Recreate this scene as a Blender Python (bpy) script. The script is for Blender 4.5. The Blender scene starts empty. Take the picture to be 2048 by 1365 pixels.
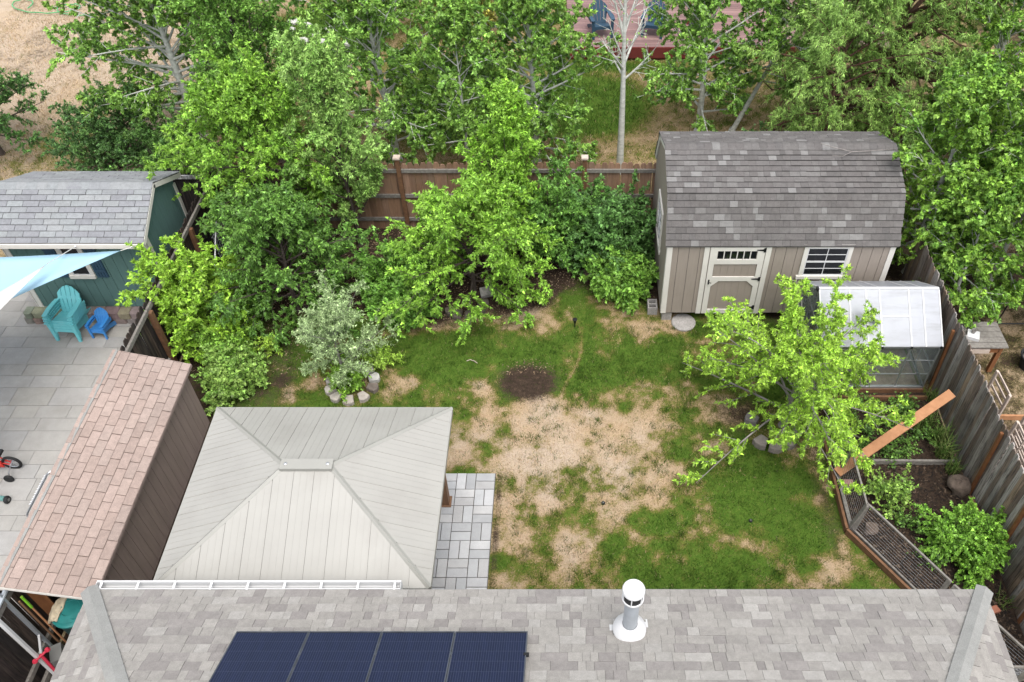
import bpy, math, random
import numpy as np
from mathutils import Vector, Matrix, Quaternion

# ------------------------------------------------------------------ camera, sky, sun, exposure
sc = bpy.context.scene
CAM_H, CAM_PITCH = 12.5, math.radians(46.4)
cd = bpy.data.cameras.new('camera')
cam = bpy.data.objects.new('camera', cd)
sc.collection.objects.link(cam)
cam.location = (0, 0, CAM_H)
cam.rotation_euler = (math.pi/2 - CAM_PITCH, 0, 0)
cd.sensor_width = 36.0
cd.lens = 36.0*1700/2048
cd.shift_x = (1024-1140)/2048
cd.clip_start = .1
cd.clip_end = 500
sc.camera = cam

SUN_EL, SUN_ROT = math.radians(68), math.radians(158)
world = bpy.data.worlds.new('World')
sc.world = world
world.use_nodes = True
wn = world.node_tree.nodes; wl = world.node_tree.links
bg = wn['Background']
sky = wn.new('ShaderNodeTexSky')
sky.sky_type = 'NISHITA'
sky.sun_disc = False
sky.sun_elevation = SUN_EL
sky.sun_rotation = SUN_ROT
sky.dust_density = 3.0
sky.air_density = 1.0
hs = wn.new('ShaderNodeHueSaturation')
hs.inputs['Saturation'].default_value = .28          # high thin cloud: a nearly white sky
wl.new(sky.outputs[0], hs.inputs['Color'])
wl.new(hs.outputs[0], bg.inputs['Color'])
bg.inputs['Strength'].default_value = .15
ld = bpy.data.lights.new('sun', 'SUN')
sun = bpy.data.objects.new('sun', ld)
sc.collection.objects.link(sun)
ld.energy = .9
ld.angle = math.radians(40)
ld.color = (1, .96, .9)
# sun_rotation is measured clockwise from +Y
sd = Vector((math.sin(SUN_ROT)*math.cos(SUN_EL), math.cos(SUN_ROT)*math.cos(SUN_EL), math.sin(SUN_EL)))
sun.rotation_euler = (-sd).to_track_quat('-Z', 'Y').to_euler()
sun.location = (0, 0, 30)
vs = sc.view_settings
vs.view_transform = 'Standard'
vs.look = 'None'
vs.exposure = 1.32
vs.gamma = 1.0
vs.use_curve_mapping = False

# ------------------------------------------------------------------ helpers
COL = sc.collection
WL = {}                                              # world location of every object made here
CP, SP = math.cos(CAM_PITCH), math.sin(CAM_PITCH)

def project(p):
    dz = p[2]-CAM_H
    zc = p[1]*CP - dz*SP
    yc = p[1]*SP + dz*CP
    return (1140+1700*p[0]/zc, 682.5-1700*yc/zc, zc)

def in_view(p, m=40):
    u, v, z = project(p)
    return z > .5 and -m < u < 2048+m and -m < v < 1365+m

def tag(o, label=None, cat=None, group=None, kind=None):
    if label: o['label'] = label
    if cat: o['category'] = cat
    if group: o['group'] = group
    if kind: o['kind'] = kind
    return o

def thing(name, label, cat, loc=(0, 0, 0), group=None):
    o = bpy.data.objects.new(name, None)
    o.empty_display_size = .2
    COL.objects.link(o)
    o.location = loc
    WL[o.name] = Vector(loc)
    return tag(o, label, cat, group)

def put(name, me, mat, parent=None, M=None, color=None, loc=None):
    o = bpy.data.objects.new(name, me)
    COL.objects.link(o)
    if mat is not None and (len(me.materials) == 0):
        me.materials.append(mat)
    pw = Vector((0, 0, 0))
    if parent is not None:
        o.parent = parent
        pw = WL[parent.name]
    if M is not None:
        o.matrix_basis = Matrix.Translation(-pw) @ M
        WL[o.name] = M.translation.copy()
    else:
        l = Vector(loc) if loc is not None else pw
        o.location = l - pw
        WL[o.name] = l
    if color is not None:
        o.color = (*color, 1)
    return o

class MB:
    """collects world-space shapes, builds ONE mesh object"""
    def __init__(s): s.v = []; s.f = []
    def poly(s, pts, faces):
        n = len(s.v); s.v += [tuple(p) for p in pts]; s.f += [tuple(i+n for i in f) for f in faces]
        return s
    def box(s, x0, x1, y0, y1, z0, z1):
        return s.poly([(x0,y0,z0),(x1,y0,z0),(x1,y1,z0),(x0,y1,z0),(x0,y0,z1),(x1,y0,z1),(x1,y1,z1),(x0,y1,z1)],
                      [(0,3,2,1),(4,5,6,7),(0,1,5,4),(1,2,6,5),(2,3,7,6),(3,0,4,7)])
    def obox(s, c, ax, ay, az):
        c, ax, ay, az = Vector(c), Vector(ax), Vector(ay), Vector(az)
        p = [c+i*ax+j*ay+k*az for k in (-.5,.5) for i, j in ((-.5,-.5),(.5,-.5),(.5,.5),(-.5,.5))]
        return s.poly(p, [(0,3,2,1),(4,5,6,7),(0,1,5,4),(1,2,6,5),(2,3,7,6),(3,0,4,7)])
    def beam(s, a, b, w, h, up=(0, 0, 1)):
        a, b = Vector(a), Vector(b); d = b-a
        x = d.cross(Vector(up))
        if x.length < 1e-6: x = d.cross(Vector((1, 0, 0)))
        x.normalize(); y = x.cross(d).normalized()
        return s.obox((a+b)/2, x*w, d, y*h)
    def tube(s, pts, r, k=8, cap=True):
        pts = [Vector(p) for p in pts]; n = len(pts)
        rs = r if isinstance(r, (list, tuple)) else [r]*n
        base = len(s.v); ref = Vector((.31, .17, .93))
        for i, p in enumerate(pts):
            t = (pts[min(i+1, n-1)]-pts[max(i-1, 0)]).normalized()
            x = t.cross(ref)
            if x.length < .05: x = t.cross(Vector((1, 0, 0)))
            x.normalize(); y = t.cross(x)
            for j in range(k):
                a = 2*math.pi*j/k
                s.v.append(tuple(p+rs[i]*(math.cos(a)*x+math.sin(a)*y)))
        for i in range(n-1):
            for j in range(k):
                s.f.append((base+i*k+j, base+i*k+(j+1) % k, base+(i+1)*k+(j+1) % k, base+(i+1)*k+j))
        if cap:
            s.f.append(tuple(base+j for j in range(k))[::-1]); s.f.append(tuple(base+(n-1)*k+j for j in range(k)))
        return s
    def lathe(s, c, prof, k=24):
        base = len(s.v); n = len(prof)
        for (r, z) in prof:
            for j in range(k):
                a = 2*math.pi*j/k; s.v.append((c[0]+r*math.cos(a), c[1]+r*math.sin(a), c[2]+z))
        for i in range(n-1):
            for j in range(k):
                s.f.append((base+i*k+j, base+i*k+(j+1) % k, base+(i+1)*k+(j+1) % k, base+(i+1)*k+j))
        s.f.append(tuple(base+j for j in range(k))[::-1]); s.f.append(tuple(base+(n-1)*k+j for j in range(k)))
        return s
    def prism(s, poly, d):
        n = len(poly); d = Vector(d)
        p = [Vector(q) for q in poly]
        return s.poly(p+[q+d for q in p], [tuple(range(n))[::-1], tuple(range(n, 2*n))]+[(i, (i+1) % n, (i+1) % n+n, i+n) for i in range(n)])
    def mesh(s, name, off=(0, 0, 0), smooth=False):
        me = bpy.data.meshes.new(name)
        me.from_pydata([(a-off[0], b-off[1], c-off[2]) for a, b, c in s.v], [], s.f)
        import bmesh
        bm = bmesh.new(); bm.from_mesh(me); bmesh.ops.recalc_face_normals(bm, faces=bm.faces); bm.to_mesh(me); bm.free()
        if smooth:
            for p in me.polygons: p.use_smooth = True
            try: me.set_sharp_from_angle(angle=math.radians(40))
            except Exception: pass
        return me
    def build(s, name, mat, parent=None, smooth=False, color=None, own=False):
        if parent is not None and not own: off = WL[parent.name]
        else:
            a = np.array(s.v); off = Vector(((a[:,0].min()+a[:,0].max())/2, (a[:,1].min()+a[:,1].max())/2, a[:,2].min()))
        return put(name, s.mesh(name, off, smooth), mat, parent, loc=off, color=color)

def np_mesh(name, V, faces, col=None, smooth=False):
    """faces: (n,3) or (n,4) int array; col: (nverts,3)"""
    me = bpy.data.meshes.new(name)
    V = np.asarray(V, dtype=np.float32); faces = np.asarray(faces, dtype=np.int32)
    nf, k = faces.shape
    me.vertices.add(len(V)); me.vertices.foreach_set('co', V.ravel())
    me.loops.add(nf*k); me.loops.foreach_set('vertex_index', faces.ravel())
    me.polygons.add(nf)
    me.polygons.foreach_set('loop_start', np.arange(0, nf*k, k, dtype=np.int32))
    try: me.polygons.foreach_set('loop_total', np.full(nf, k, dtype=np.int32))
    except Exception: pass
    me.polygons.foreach_set('use_smooth', np.full(nf, bool(smooth)))
    me.update(calc_edges=True)
    if col is not None:
        a = me.color_attributes.new('Col', 'FLOAT_COLOR', 'POINT')
        c4 = np.ones((len(V), 4), dtype=np.float32); c4[:, :col.shape[1]] = col
        a.data.foreach_set('color', c4.ravel())
    return me

def noise2(seed):
    g = np.random.RandomState(seed).rand(256, 256)
    def f(x, y):
        x = np.asarray(x, float); y = np.asarray(y, float)
        xi = np.floor(x).astype(int); yi = np.floor(y).astype(int)
        fx = x-xi; fy = y-yi; fx = fx*fx*(3-2*fx); fy = fy*fy*(3-2*fy)
        a = g[xi % 256, yi % 256]; b = g[(xi+1) % 256, yi % 256]; c = g[xi % 256, (yi+1) % 256]; d = g[(xi+1) % 256, (yi+1) % 256]
        return (a*(1-fx)+b*fx)*(1-fy)+(c*(1-fx)+d*fx)*fy
    return f
N_A, N_B, N_C = noise2(11), noise2(23), noise2(37)
def fbm(x, y, f=1.0, n=N_A, o=4):
    s = 0; a = .5; t = 0
    for i in range(o):
        s = s+a*n(x*f+17.3*i, y*f-9.1*i); t += a; a *= .55; f *= 2.03
    return s/t
def sstep(a, b, x):
    t = np.clip((x-a)/(b-a), 0, 1); return t*t*(3-2*t)

# ------------------------------------------------------------------ materials
def mk(name, src=(.5, .5, .5), alt=None, scale=6.0, stretch=(1, 1, 1), detail=5, amount=.35, rough=.8, bump=0.0, bump_scale=None,
       spec=.3, metal=0.0, dirt=None, dirt_scale=1.2, dirt_amt=.0, dirt_stretch=(1, 1, 1), speck=0.0, speck_scale=220, translucent=0.0, obj_var=0.0, contrast=(.3, .7), k=.78):
    """procedural surface in world space: colour (fixed, object colour or attribute), a second tone through noise, stains, fine grains and relief"""
    m = bpy.data.materials.new(name); m.use_nodes = True
    nt = m.node_tree; n = nt.nodes; l = nt.links
    b = n['Principled BSDF']; out = n['Material Output']
    b.inputs['Roughness'].default_value = rough
    b.inputs['Specular IOR Level'].default_value = spec
    b.inputs['Metallic'].default_value = metal
    geo = n.new('ShaderNodeNewGeometry')
    def mp(st):
        q = n.new('ShaderNodeMapping'); q.inputs['Scale'].default_value = st; l.new(geo.outputs['Position'], q.inputs['Vector']); return q.outputs[0]
    def noise(sc_, st, det=5):
        q = n.new('ShaderNodeTexNoise'); q.inputs['Scale'].default_value = sc_; q.inputs['Detail'].default_value = det; q.inputs['Roughness'].default_value = .62
        l.new(mp(st), q.inputs['Vector']); return q.outputs['Fac']
    def mix(fac, a, c, mode='MIX'):
        q = n.new('ShaderNodeMix'); q.data_type = 'RGBA'; q.blend_type = mode
        if isinstance(fac, (int, float)): q.inputs[0].default_value = fac
        else: l.new(fac, q.inputs[0])
        for v, i in ((a, 6), (c, 7)):
            if isinstance(v, tuple): q.inputs[i].default_value = (*v[:3], 1)
            else: l.new(v, q.inputs[i])
        return q.outputs[2]
    def rng(f, a, c, t0=0., t1=1.):
        q = n.new('ShaderNodeMapRange'); q.inputs[1].default_value = a; q.inputs[2].default_value = c; q.inputs[3].default_value = t0; q.inputs[4].default_value = t1
        l.new(f, q.inputs[0]); return q.outputs[0]
    if src == 'object':
        oi = n.new('ShaderNodeObjectInfo'); base = oi.outputs['Color']
    elif src == 'attr':
        at = n.new('ShaderNodeVertexColor'); at.layer_name = 'Col'; base = at.outputs['Color']
    else: base = src
    f1 = noise(scale, stretch, detail)
    if alt is not None: c = mix(rng(f1, *contrast), base, alt)
    else:
        g = rng(f1, .25, .75, 1-amount, 1+amount)
        cc = n.new('ShaderNodeCombineColor')
        for i in range(3): l.new(g, cc.inputs[i])
        c = mix(1.0, base, cc.outputs[0], 'MULTIPLY')
    if dirt is not None:
        f2 = noise(dirt_scale, dirt_stretch, 6)
        c = mix(rng(f2, .48, .72, 0, dirt_amt), c, dirt)
    if speck:
        f3 = noise(speck_scale, (1, 1, 1), 2)
        g = rng(f3, .3, .7, 1-speck, 1+speck)
        cc = n.new('ShaderNodeCombineColor')
        for i in range(3): l.new(g, cc.inputs[i])
        c = mix(1.0, c, cc.outputs[0], 'MULTIPLY')
    if obj_var:
        oi = n.new('ShaderNodeObjectInfo')
        g = rng(oi.outputs['Random'], 0, 1, 1-obj_var, 1+obj_var)
        cc = n.new('ShaderNodeCombineColor')
        for i in range(3): l.new(g, cc.inputs[i])
        c = mix(1.0, c, cc.outputs[0], 'MULTIPLY')
    if k != 1.0: c = mix(1.0, c, (k, k, k), 'MULTIPLY')
    if isinstance(c, tuple): b.inputs['Base Color'].default_value = (*c, 1)
    else: l.new(c, b.inputs['Base Color'])
    if bump:
        bn = n.new('ShaderNodeBump'); bn.inputs['Strength'].default_value = bump; bn.inputs['Distance'].default_value = .01
        l.new(noise(bump_scale or scale*4, stretch, 4), bn.inputs['Height']); l.new(bn.outputs[0], b.inputs['Normal'])
    if translucent:
        tr = n.new('ShaderNodeBsdfTranslucent')
        if isinstance(c, tuple): tr.inputs['Color'].default_value = (*c, 1)
        else: l.new(c, tr.inputs['Color'])
        ms = n.new('ShaderNodeMixShader'); ms.inputs[0].default_value = translucent
        l.new(b.outputs[0], ms.inputs[1]); l.new(tr.outputs[0], ms.inputs[2]); l.new(ms.outputs[0], out.inputs['Surface'])
    return m

def glass_mat(name, tint=(.9, .95, .95), alpha=.75, rough=.05, haze=(.8, .82, .82), haze_amt=.15):
    m = bpy.data.materials.new(name); m.use_nodes = True
    nt = m.node_tree; n = nt.nodes; l = nt.links; n.remove(n['Principled BSDF'])
    out = n['Material Output']
    t = n.new('ShaderNodeBsdfTransparent'); t.inputs[0].default_value = (*tint, 1)
    d = n.new('ShaderNodeBsdfDiffuse'); d.inputs[0].default_value = (*haze, 1)
    g = n.new('ShaderNodeBsdfGlossy'); g.inputs['Roughness'].default_value = rough
    nz = n.new('ShaderNodeTexNoise'); nz.inputs['Scale'].default_value = 3
    geo = n.new('ShaderNodeNewGeometry'); l.new(geo.outputs['Position'], nz.inputs['Vector'])
    mr = n.new('ShaderNodeMapRange'); mr.inputs[1].default_value = .3; mr.inputs[2].default_value = .7
    mr.inputs[3].default_value = haze_amt*.6; mr.inputs[4].default_value = min(1, haze_amt*1.4); l.new(nz.outputs['Fac'], mr.inputs[0])
    a = n.new('ShaderNodeMixShader'); l.new(mr.outputs[0], a.inputs[0]); l.new(t.outputs[0], a.inputs[1]); l.new(d.outputs[0], a.inputs[2])
    b = n.new('ShaderNodeMixShader'); b.inputs[0].default_value = .05; l.new(a.outputs[0], b.inputs[1]); l.new(g.outputs[0], b.inputs[2])
    l.new(b.outputs[0], out.inputs['Surface'])
    return m

M = {}
M['shingle'] = mk('shingle', 'object', amount=.14, scale=14, rough=.95, speck=.22, speck_scale=160, bump=.25, bump_scale=180, spec=.1)
M['shingle_attr'] = mk('shingle_field', 'attr', amount=.14, scale=14, rough=.95, speck=.22, speck_scale=160, bump=.25, bump_scale=180, spec=.1)
M['hipcap'] = mk('hip_cap', (.29, .29, .275), amount=.12, scale=5, rough=.95, speck=.25, speck_scale=160, bump=.25, bump_scale=180, spec=.1)
M['underlay'] = mk('roof_underlay', (.09, .085, .08), rough=.95)
M['felt'] = mk('roof_felt', (.17, .16, .15), rough=.95)
M['felt_brown'] = mk('brown_roof_felt', (.2, .145, .12), rough=.95)
M['gazebo'] = mk('gazebo_metal', (.37, .36, .33), amount=.05, scale=1.6, rough=.42, spec=.4, bump=.02, bump_scale=30, dirt=(.27, .255, .23), dirt_scale=1.3, dirt_amt=.34)
M['gazebo_trim'] = mk('gazebo_trim', (.33, .325, .295), amount=.05, scale=3, rough=.45, spec=.4)
M['cedar_post'] = mk('cedar_post', (.25, .14, .075), alt=(.17, .09, .05), scale=5, stretch=(6, 6, .8), rough=.7)
M['tan'] = mk('tan_siding', (.35, .3, .255), amount=.06, scale=3, stretch=(8, 8, 1), rough=.8, bump=.12, bump_scale=40, dirt=(.27, .225, .185), dirt_scale=1.5, dirt_amt=.3)
M['teal'] = mk('teal_siding', (.105, .195, .18), amount=.1, scale=3, stretch=(8, 8, 1), rough=.8, bump=.12, bump_scale=40)
M['brown_siding'] = mk('brown_siding', (.31, .235, .21), amount=.12, scale=3, stretch=(6, 6, .7), rough=.75, bump=.15, bump_scale=40, dirt=(.2, .15, .13), dirt_scale=2, dirt_amt=.3, dirt_stretch=(3, 3, .5))
M['cream'] = mk('cream_trim', (.76, .73, .67), amount=.05, scale=4, rough=.65, dirt=(.5, .46, .4), dirt_scale=3, dirt_amt=.2)
M['white'] = mk('white_paint', (.7, .7, .7), amount=.04, scale=4, rough=.5, dirt=(.5, .5, .48), dirt_scale=4, dirt_amt=.2)
M['pane_dark_inside'] = mk('window_dark_inside', (.012, .013, .016), amount=.3, rough=.08, spec=.5)  # opaque pane, the dark of the unlit interior is in its colour
M['black'] = mk('black_iron', (.015, .015, .016), rough=.5)
M['alu'] = mk('aluminium', (.55, .56, .57), amount=.08, scale=8, rough=.35, metal=.75)
M['silver'] = mk('silver_tube', (.6, .61, .63), amount=.1, scale=8, rough=.3, metal=.9)
M['poly'] = mk('polycarbonate', (.66, .68, .73), amount=.05, scale=2.5, rough=.35, spec=.5, translucent=.45, dirt=(.33, .33, .33), dirt_scale=2.2, dirt_amt=.4, dirt_stretch=(.6, 3, 3))
M['glass'] = glass_mat('greenhouse_glass', haze_amt=.05)
M['cedar_new'] = mk('new_cedar', 'object', alt=(.15, .085, .05), scale=4, stretch=(9, 9, .7), rough=.8, contrast=(.35, .95), dirt=(.22, .17, .13), dirt_scale=2, dirt_amt=.5)
M['fence_dark'] = mk('dark_weathered_wood', 'object', alt=(.012, .01, .01), scale=5, stretch=(8, 8, .6), rough=.85, contrast=(.38, .68), dirt=(.19, .15, .12), dirt_scale=2.6, dirt_amt=.4, dirt_stretch=(6, 6, .4))
M['fence_grey'] = mk('grey_weathered_wood', 'object', alt=(.04, .032, .028), scale=4.5, stretch=(10, 10, .55), rough=.85, contrast=(.47, .72), dirt=(.035, .033, .035), dirt_scale=1.0, dirt_amt=.65, dirt_stretch=(1, 1, .7), bump=.3)
M['grey_wood'] = mk('grey_wood', (.3, .28, .25), alt=(.16, .145, .13), scale=6, stretch=(3, 3, 3), rough=.85)
M['brown_wood'] = mk('brown_wood', (.24, .12, .06), alt=(.13, .07, .04), scale=5, stretch=(3, 3, 3), rough=.8)
M['orange_wood'] = mk('orange_wood', (.52, .26, .13), alt=(.4, .19, .09), scale=5, stretch=(2, 2, 2), rough=.75)
M['rust_wood'] = mk('rust_wood', (.28, .12, .045), alt=(.18, .07, .03), scale=5, stretch=(3, 3, 1), rough=.8)
M['pale_wood'] = mk('pale_wood', (.68, .58, .5), alt=(.5, .4, .33), scale=5, stretch=(2, 2, 2), rough=.8)
M['wire'] = mk('galvanised_wire', (.5, .52, .54), rough=.4, metal=.7)
M['patio'] = mk('patio_slab', 'object', amount=.1, scale=5, rough=.9, dirt=(.27, .255, .235), dirt_scale=1.1, dirt_amt=.5, speck=.1, speck_scale=120, bump=.2, bump_scale=60, spec=.2)
M['joint'] = mk('joint_sand', (.13, .12, .105), amount=.3, scale=40, rough=1)
M['paver'] = mk('gazebo_paver', 'object', amount=.1, scale=5, rough=.85, dirt=(.42, .43, .44), dirt_scale=1.6, dirt_amt=.45, speck=.1, speck_scale=120, spec=.2)
M['stone'] = mk('ring_stone', 'object', amount=.25, scale=9, rough=.95, speck=.2, speck_scale=90, bump=.6, bump_scale=40)
M['rock'] = mk('rock', (.19, .145, .115), alt=(.1, .075, .06), scale=14, rough=.95, bump=.8, bump_scale=40)
M['concrete'] = mk('concrete', (.36, .34, .32), amount=.2, scale=12, rough=.95, speck=.3, speck_scale=70, bump=.4)
M['turquoise'] = mk('turquoise_plastic', (.19, .64, .68), amount=.06, scale=6, rough=.4, spec=.4, dirt=(.36, .74, .76), dirt_scale=4, dirt_amt=.35)
M['blue'] = mk('blue_plastic', (.05, .27, .68), amount=.06, scale=6, rough=.4, spec=.4, dirt=(.15, .38, .7), dirt_scale=4, dirt_amt=.35)
M['navy'] = mk('navy_plastic', (.035, .08, .13), amount=.1, scale=6, rough=.5)
M['sail_blue'] = mk('blue_sail_cloth', (.45, .7, .85), amount=.03, scale=2, rough=.8, translucent=.25)
M['sail_white'] = mk('white_sail_cloth', (.82, .8, .76), amount=.03, scale=2, rough=.8, translucent=.2)
M['rope'] = mk('rope', (.6, .6, .58), rough=.8)
M['red'] = mk('red_paint', (.62, .03, .02), amount=.06, rough=.35, spec=.5)
M['redpink'] = mk('faded_red_paint', (.5, .03, .06), amount=.1, rough=.45)
M['rubber'] = mk('black_rubber', (.02, .02, .021), amount=.2, rough=.7)
M['bin'] = mk('dark_green_plastic', (.015, .045, .042), amount=.2, rough=.5)
M['lid'] = mk('teal_lid', (.02, .18, .17), amount=.2, rough=.5)
M['tarp'] = mk('beige_tarp', (.55, .47, .34), amount=.2, scale=8, rough=.9, bump=.4, bump_scale=20)
M['tealplastic'] = mk('teal_tube', (.12, .26, .24), rough=.5)
M['lime'] = mk('lime_plastic', (.2, .5, .03), rough=.45)
M['bluebin'] = mk('blue_bin_plastic', (.03, .09, .3), rough=.5)
M['greybox'] = mk('grey_plastic', (.2, .2, .19), amount=.12, rough=.7)
M['deck'] = mk('deck_board', 'object', amount=.15, scale=4, stretch=(1, 6, 1), rough=.75)
M['deckred'] = mk('deck_red', (.2, .04, .035), amount=.2, scale=4, rough=.7)
M['hose'] = mk('green_hose', (.1, .4, .16), rough=.5)
M['galv'] = mk('galvanised_pipe', (.52, .56, .6), amount=.1, scale=6, rough=.4, metal=.35)
M['solar_frame'] = mk('solar_frame', (.12, .13, .15), rough=.4, metal=.6)
M['house_wall'] = mk('house_wall', (.4, .36, .32), amount=.1, scale=2, rough=.9)
M['leaf'] = mk('leaf', 'attr', amount=.15, scale=30, rough=.45, spec=.35, translucent=.3, k=1.0)
M['leaf_silver'] = mk('silver_leaf', 'attr', amount=.1, scale=30, rough=.7, spec=.2, translucent=.25, k=1.0)
M['bark'] = mk('bark', (.12, .095, .08), alt=(.06, .045, .04), scale=9, stretch=(3, 3, .7), rough=.95, bump=.5)
M['bark_red'] = mk('willow_bark', (.17, .09, .06), alt=(.07, .04, .03), scale=9, stretch=(4, 4, .5), rough=.95, bump=.7)
M['bark_grey'] = mk('grey_bark', (.36, .33, .31), alt=(.2, .18, .165), scale=9, rough=.9)
M['bark_white'] = mk('aspen_bark', (.78, .78, .72), alt=(.52, .53, .48), scale=5, stretch=(1, 1, 2.5), rough=.85, dirt=(.07, .065, .06), dirt_scale=7, dirt_amt=.35, dirt_stretch=(1, 1, 3))
M['blade'] = mk('grass_blade', 'attr', amount=.1, scale=20, rough=.7, spec=.15, translucent=.25, k=.92)
M['mulch'] = mk('mulch_chip', 'attr', amount=.2, scale=40, rough=.95)
M['gravel'] = mk('gravel', (.3, .27, .25), alt=(.12, .1, .09), scale=45, rough=.95, bump=.8, bump_scale=60)

def solar_material():
    m = bpy.data.materials.new('solar_cells'); m.use_nodes = True
    nt = m.node_tree; n = nt.nodes; l = nt.links; b = n['Principled BSDF']
    tc = n.new('ShaderNodeTexCoord')
    br = n.new('ShaderNodeTexBrick'); br.offset = 0; br.inputs['Scale'].default_value = 1
    br.inputs['Color1'].default_value = (.003, .006, .024, 1); br.inputs['Color2'].default_value = (.005, .009, .033, 1); br.inputs['Mortar'].default_value = (.04, .05, .08, 1)
    br.inputs['Mortar Size'].default_value = .0022; br.inputs['Brick Width'].default_value = .0265; br.inputs['Row Height'].default_value = .16
    l.new(tc.outputs['Object'], br.inputs['Vector']); 
    nz = n.new('ShaderNodeTexNoise'); nz.inputs['Scale'].default_value = 150; l.new(tc.outputs['Object'], nz.inputs['Vector'])
    mr = n.new('ShaderNodeMapRange'); mr.inputs[1].default_value = .35; mr.inputs[2].default_value = .75; mr.inputs[3].default_value = 0; mr.inputs[4].default_value = .4; l.new(nz.outputs['Fac'], mr.inputs[0])
    mx = n.new('ShaderNodeMix'); mx.data_type = 'RGBA'; l.new(mr.outputs[0], mx.inputs[0]); l.new(br.outputs['Color'], mx.inputs[6]); mx.inputs[7].default_value = (.02, .028, .06, 1)
    l.new(mx.outputs[2], b.inputs['Base Color']); b.inputs['Roughness'].default_value = .3; b.inputs['Specular IOR Level'].default_value = .15
    return m
M['solar'] = solar_material()

def ground_material():
    """lawn / straw / soil by the surface's own map (Col: R green cover, G bare soil, B pale thatch), broken up by noise"""
    m = bpy.data.materials.new('yard_ground'); m.use_nodes = True
    nt = m.node_tree; n = nt.nodes; l = nt.links; b = n['Principled BSDF']
    b.inputs['Roughness'].default_value = 1; b.inputs['Specular IOR Level'].default_value = .05
    geo = n.new('ShaderNodeNewGeometry'); at = n.new('ShaderNodeVertexColor'); at.layer_name = 'Col'
    sp = n.new('ShaderNodeSeparateColor'); l.new(at.outputs['Color'], sp.inputs[0])
    def noise(s, d=5, st=(1, 1, 1)):
        mp = n.new('ShaderNodeMapping'); mp.inputs['Scale'].default_value = st; l.new(geo.outputs['Position'], mp.inputs[0])
        q = n.new('ShaderNodeTexNoise'); q.inputs['Scale'].default_value = s; q.inputs['Detail'].default_value = d; q.inputs['Roughness'].default_value = .7; l.new(mp.outputs[0], q.inputs[0]); return q.outputs['Fac']
    def ramp(f, *cs):
        q = n.new('ShaderNodeValToRGB'); e = q.color_ramp.elements
        e[0].position, e[0].color = cs[0][0], (*cs[0][1], 1); e[1].position, e[1].color = cs[-1][0], (*cs[-1][1], 1)
        for p, c in cs[1:-1]: x = e.new(p); x.color = (*c, 1)
        l.new(f, q.inputs[0]); return q.outputs[0]
    def math_(op, a, c):
        q = n.new('ShaderNodeMath'); q.operation = op
        for i, v in enumerate((a, c)):
            if isinstance(v, (int, float)): q.inputs[i].default_value = v
            else: l.new(v, q.inputs[i])
        return q.outputs[0]
    def mix(f, a, c):
        q = n.new('ShaderNodeMix'); q.data_type = 'RGBA'; l.new(f, q.inputs[0]); l.new(a, q.inputs[6]); l.new(c, q.inputs[7]); return q.outputs[2]
    def soft(f, off, k, w):           # sharpen a mask with noise
        q = n.new('ShaderNodeMapRange'); q.inputs[1].default_value = .5-w; q.inputs[2].default_value = .5+w
        l.new(math_('ADD', f, math_('MULTIPLY', math_('SUBTRACT', off, .5), k)), q.inputs[0]); return q.outputs[0]
    fine = noise(34, 6); mid = noise(9, 6); big = noise(3.2, 4); vf = noise(110, 3)
    green = ramp(math_('ADD', math_('MULTIPLY', mid, .5), math_('MULTIPLY', vf, .5)), (.28, (.022, .058, .009)), (.5, (.058, .112, .015)), (.72, (.14, .165, .035)))
    straw = ramp(math_('ADD', math_('MULTIPLY', mid, .45), math_('MULTIPLY', vf, .55)), (.28, (.14, .095, .052)), (.48, (.36, .26, .165)), (.7, (.55, .43, .31)))
    pale = ramp(math_('ADD', math_('MULTIPLY', mid, .5), math_('MULTIPLY', fine, .5)), (.3, (.24, .18, .13)), (.55, (.44, .355, .275)), (.75, (.56, .475, .39)))
    soil = ramp(math_('ADD', math_('MULTIPLY', mid, .45), math_('MULTIPLY', vf, .55)), (.3, (.013, .009, .007)), (.5, (.036, .025, .019)), (.66, (.1, .068, .045)), (.78, (.2, .145, .09)))
    c = mix(soft(sp.outputs[2], fine, 1.2, .4), straw, pale)
    olive = ramp(math_('ADD', math_('MULTIPLY', mid, .4), math_('MULTIPLY', vf, .6)), (.3, (.055, .05, .012)), (.5, (.145, .115, .032)), (.7, (.29, .2, .075)))
    brk = math_('ADD', math_('MULTIPLY', mid, .35), math_('ADD', math_('MULTIPLY', fine, .4), math_('MULTIPLY', vf, .25)))
    gm = math_('ADD', sp.outputs[0], math_('MULTIPLY', math_('SUBTRACT', brk, .5), 3.6))
    def win(a, b_):
        q = n.new('ShaderNodeMapRange'); q.inputs[1].default_value = a; q.inputs[2].default_value = b_; l.new(gm, q.inputs[0]); return q.outputs[0]
    c = mix(win(.0, .55), c, olive)
    c = mix(win(.32, .86), c, green)
    c = mix(soft(sp.outputs[1], math_('ADD', math_('MULTIPLY', fine, .5), math_('MULTIPLY', mid, .5)), 3.0, .34), c, soil)
    l.new(c, b.inputs['Base Color'])
    bn = n.new('ShaderNodeBump'); bn.inputs['Strength'].default_value = .6; bn.inputs['Distance'].default_value = .03; l.new(fine, bn.inputs['Height']); l.new(bn.outputs[0], b.inputs['Normal'])
    return m
M['ground'] = ground_material()

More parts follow.
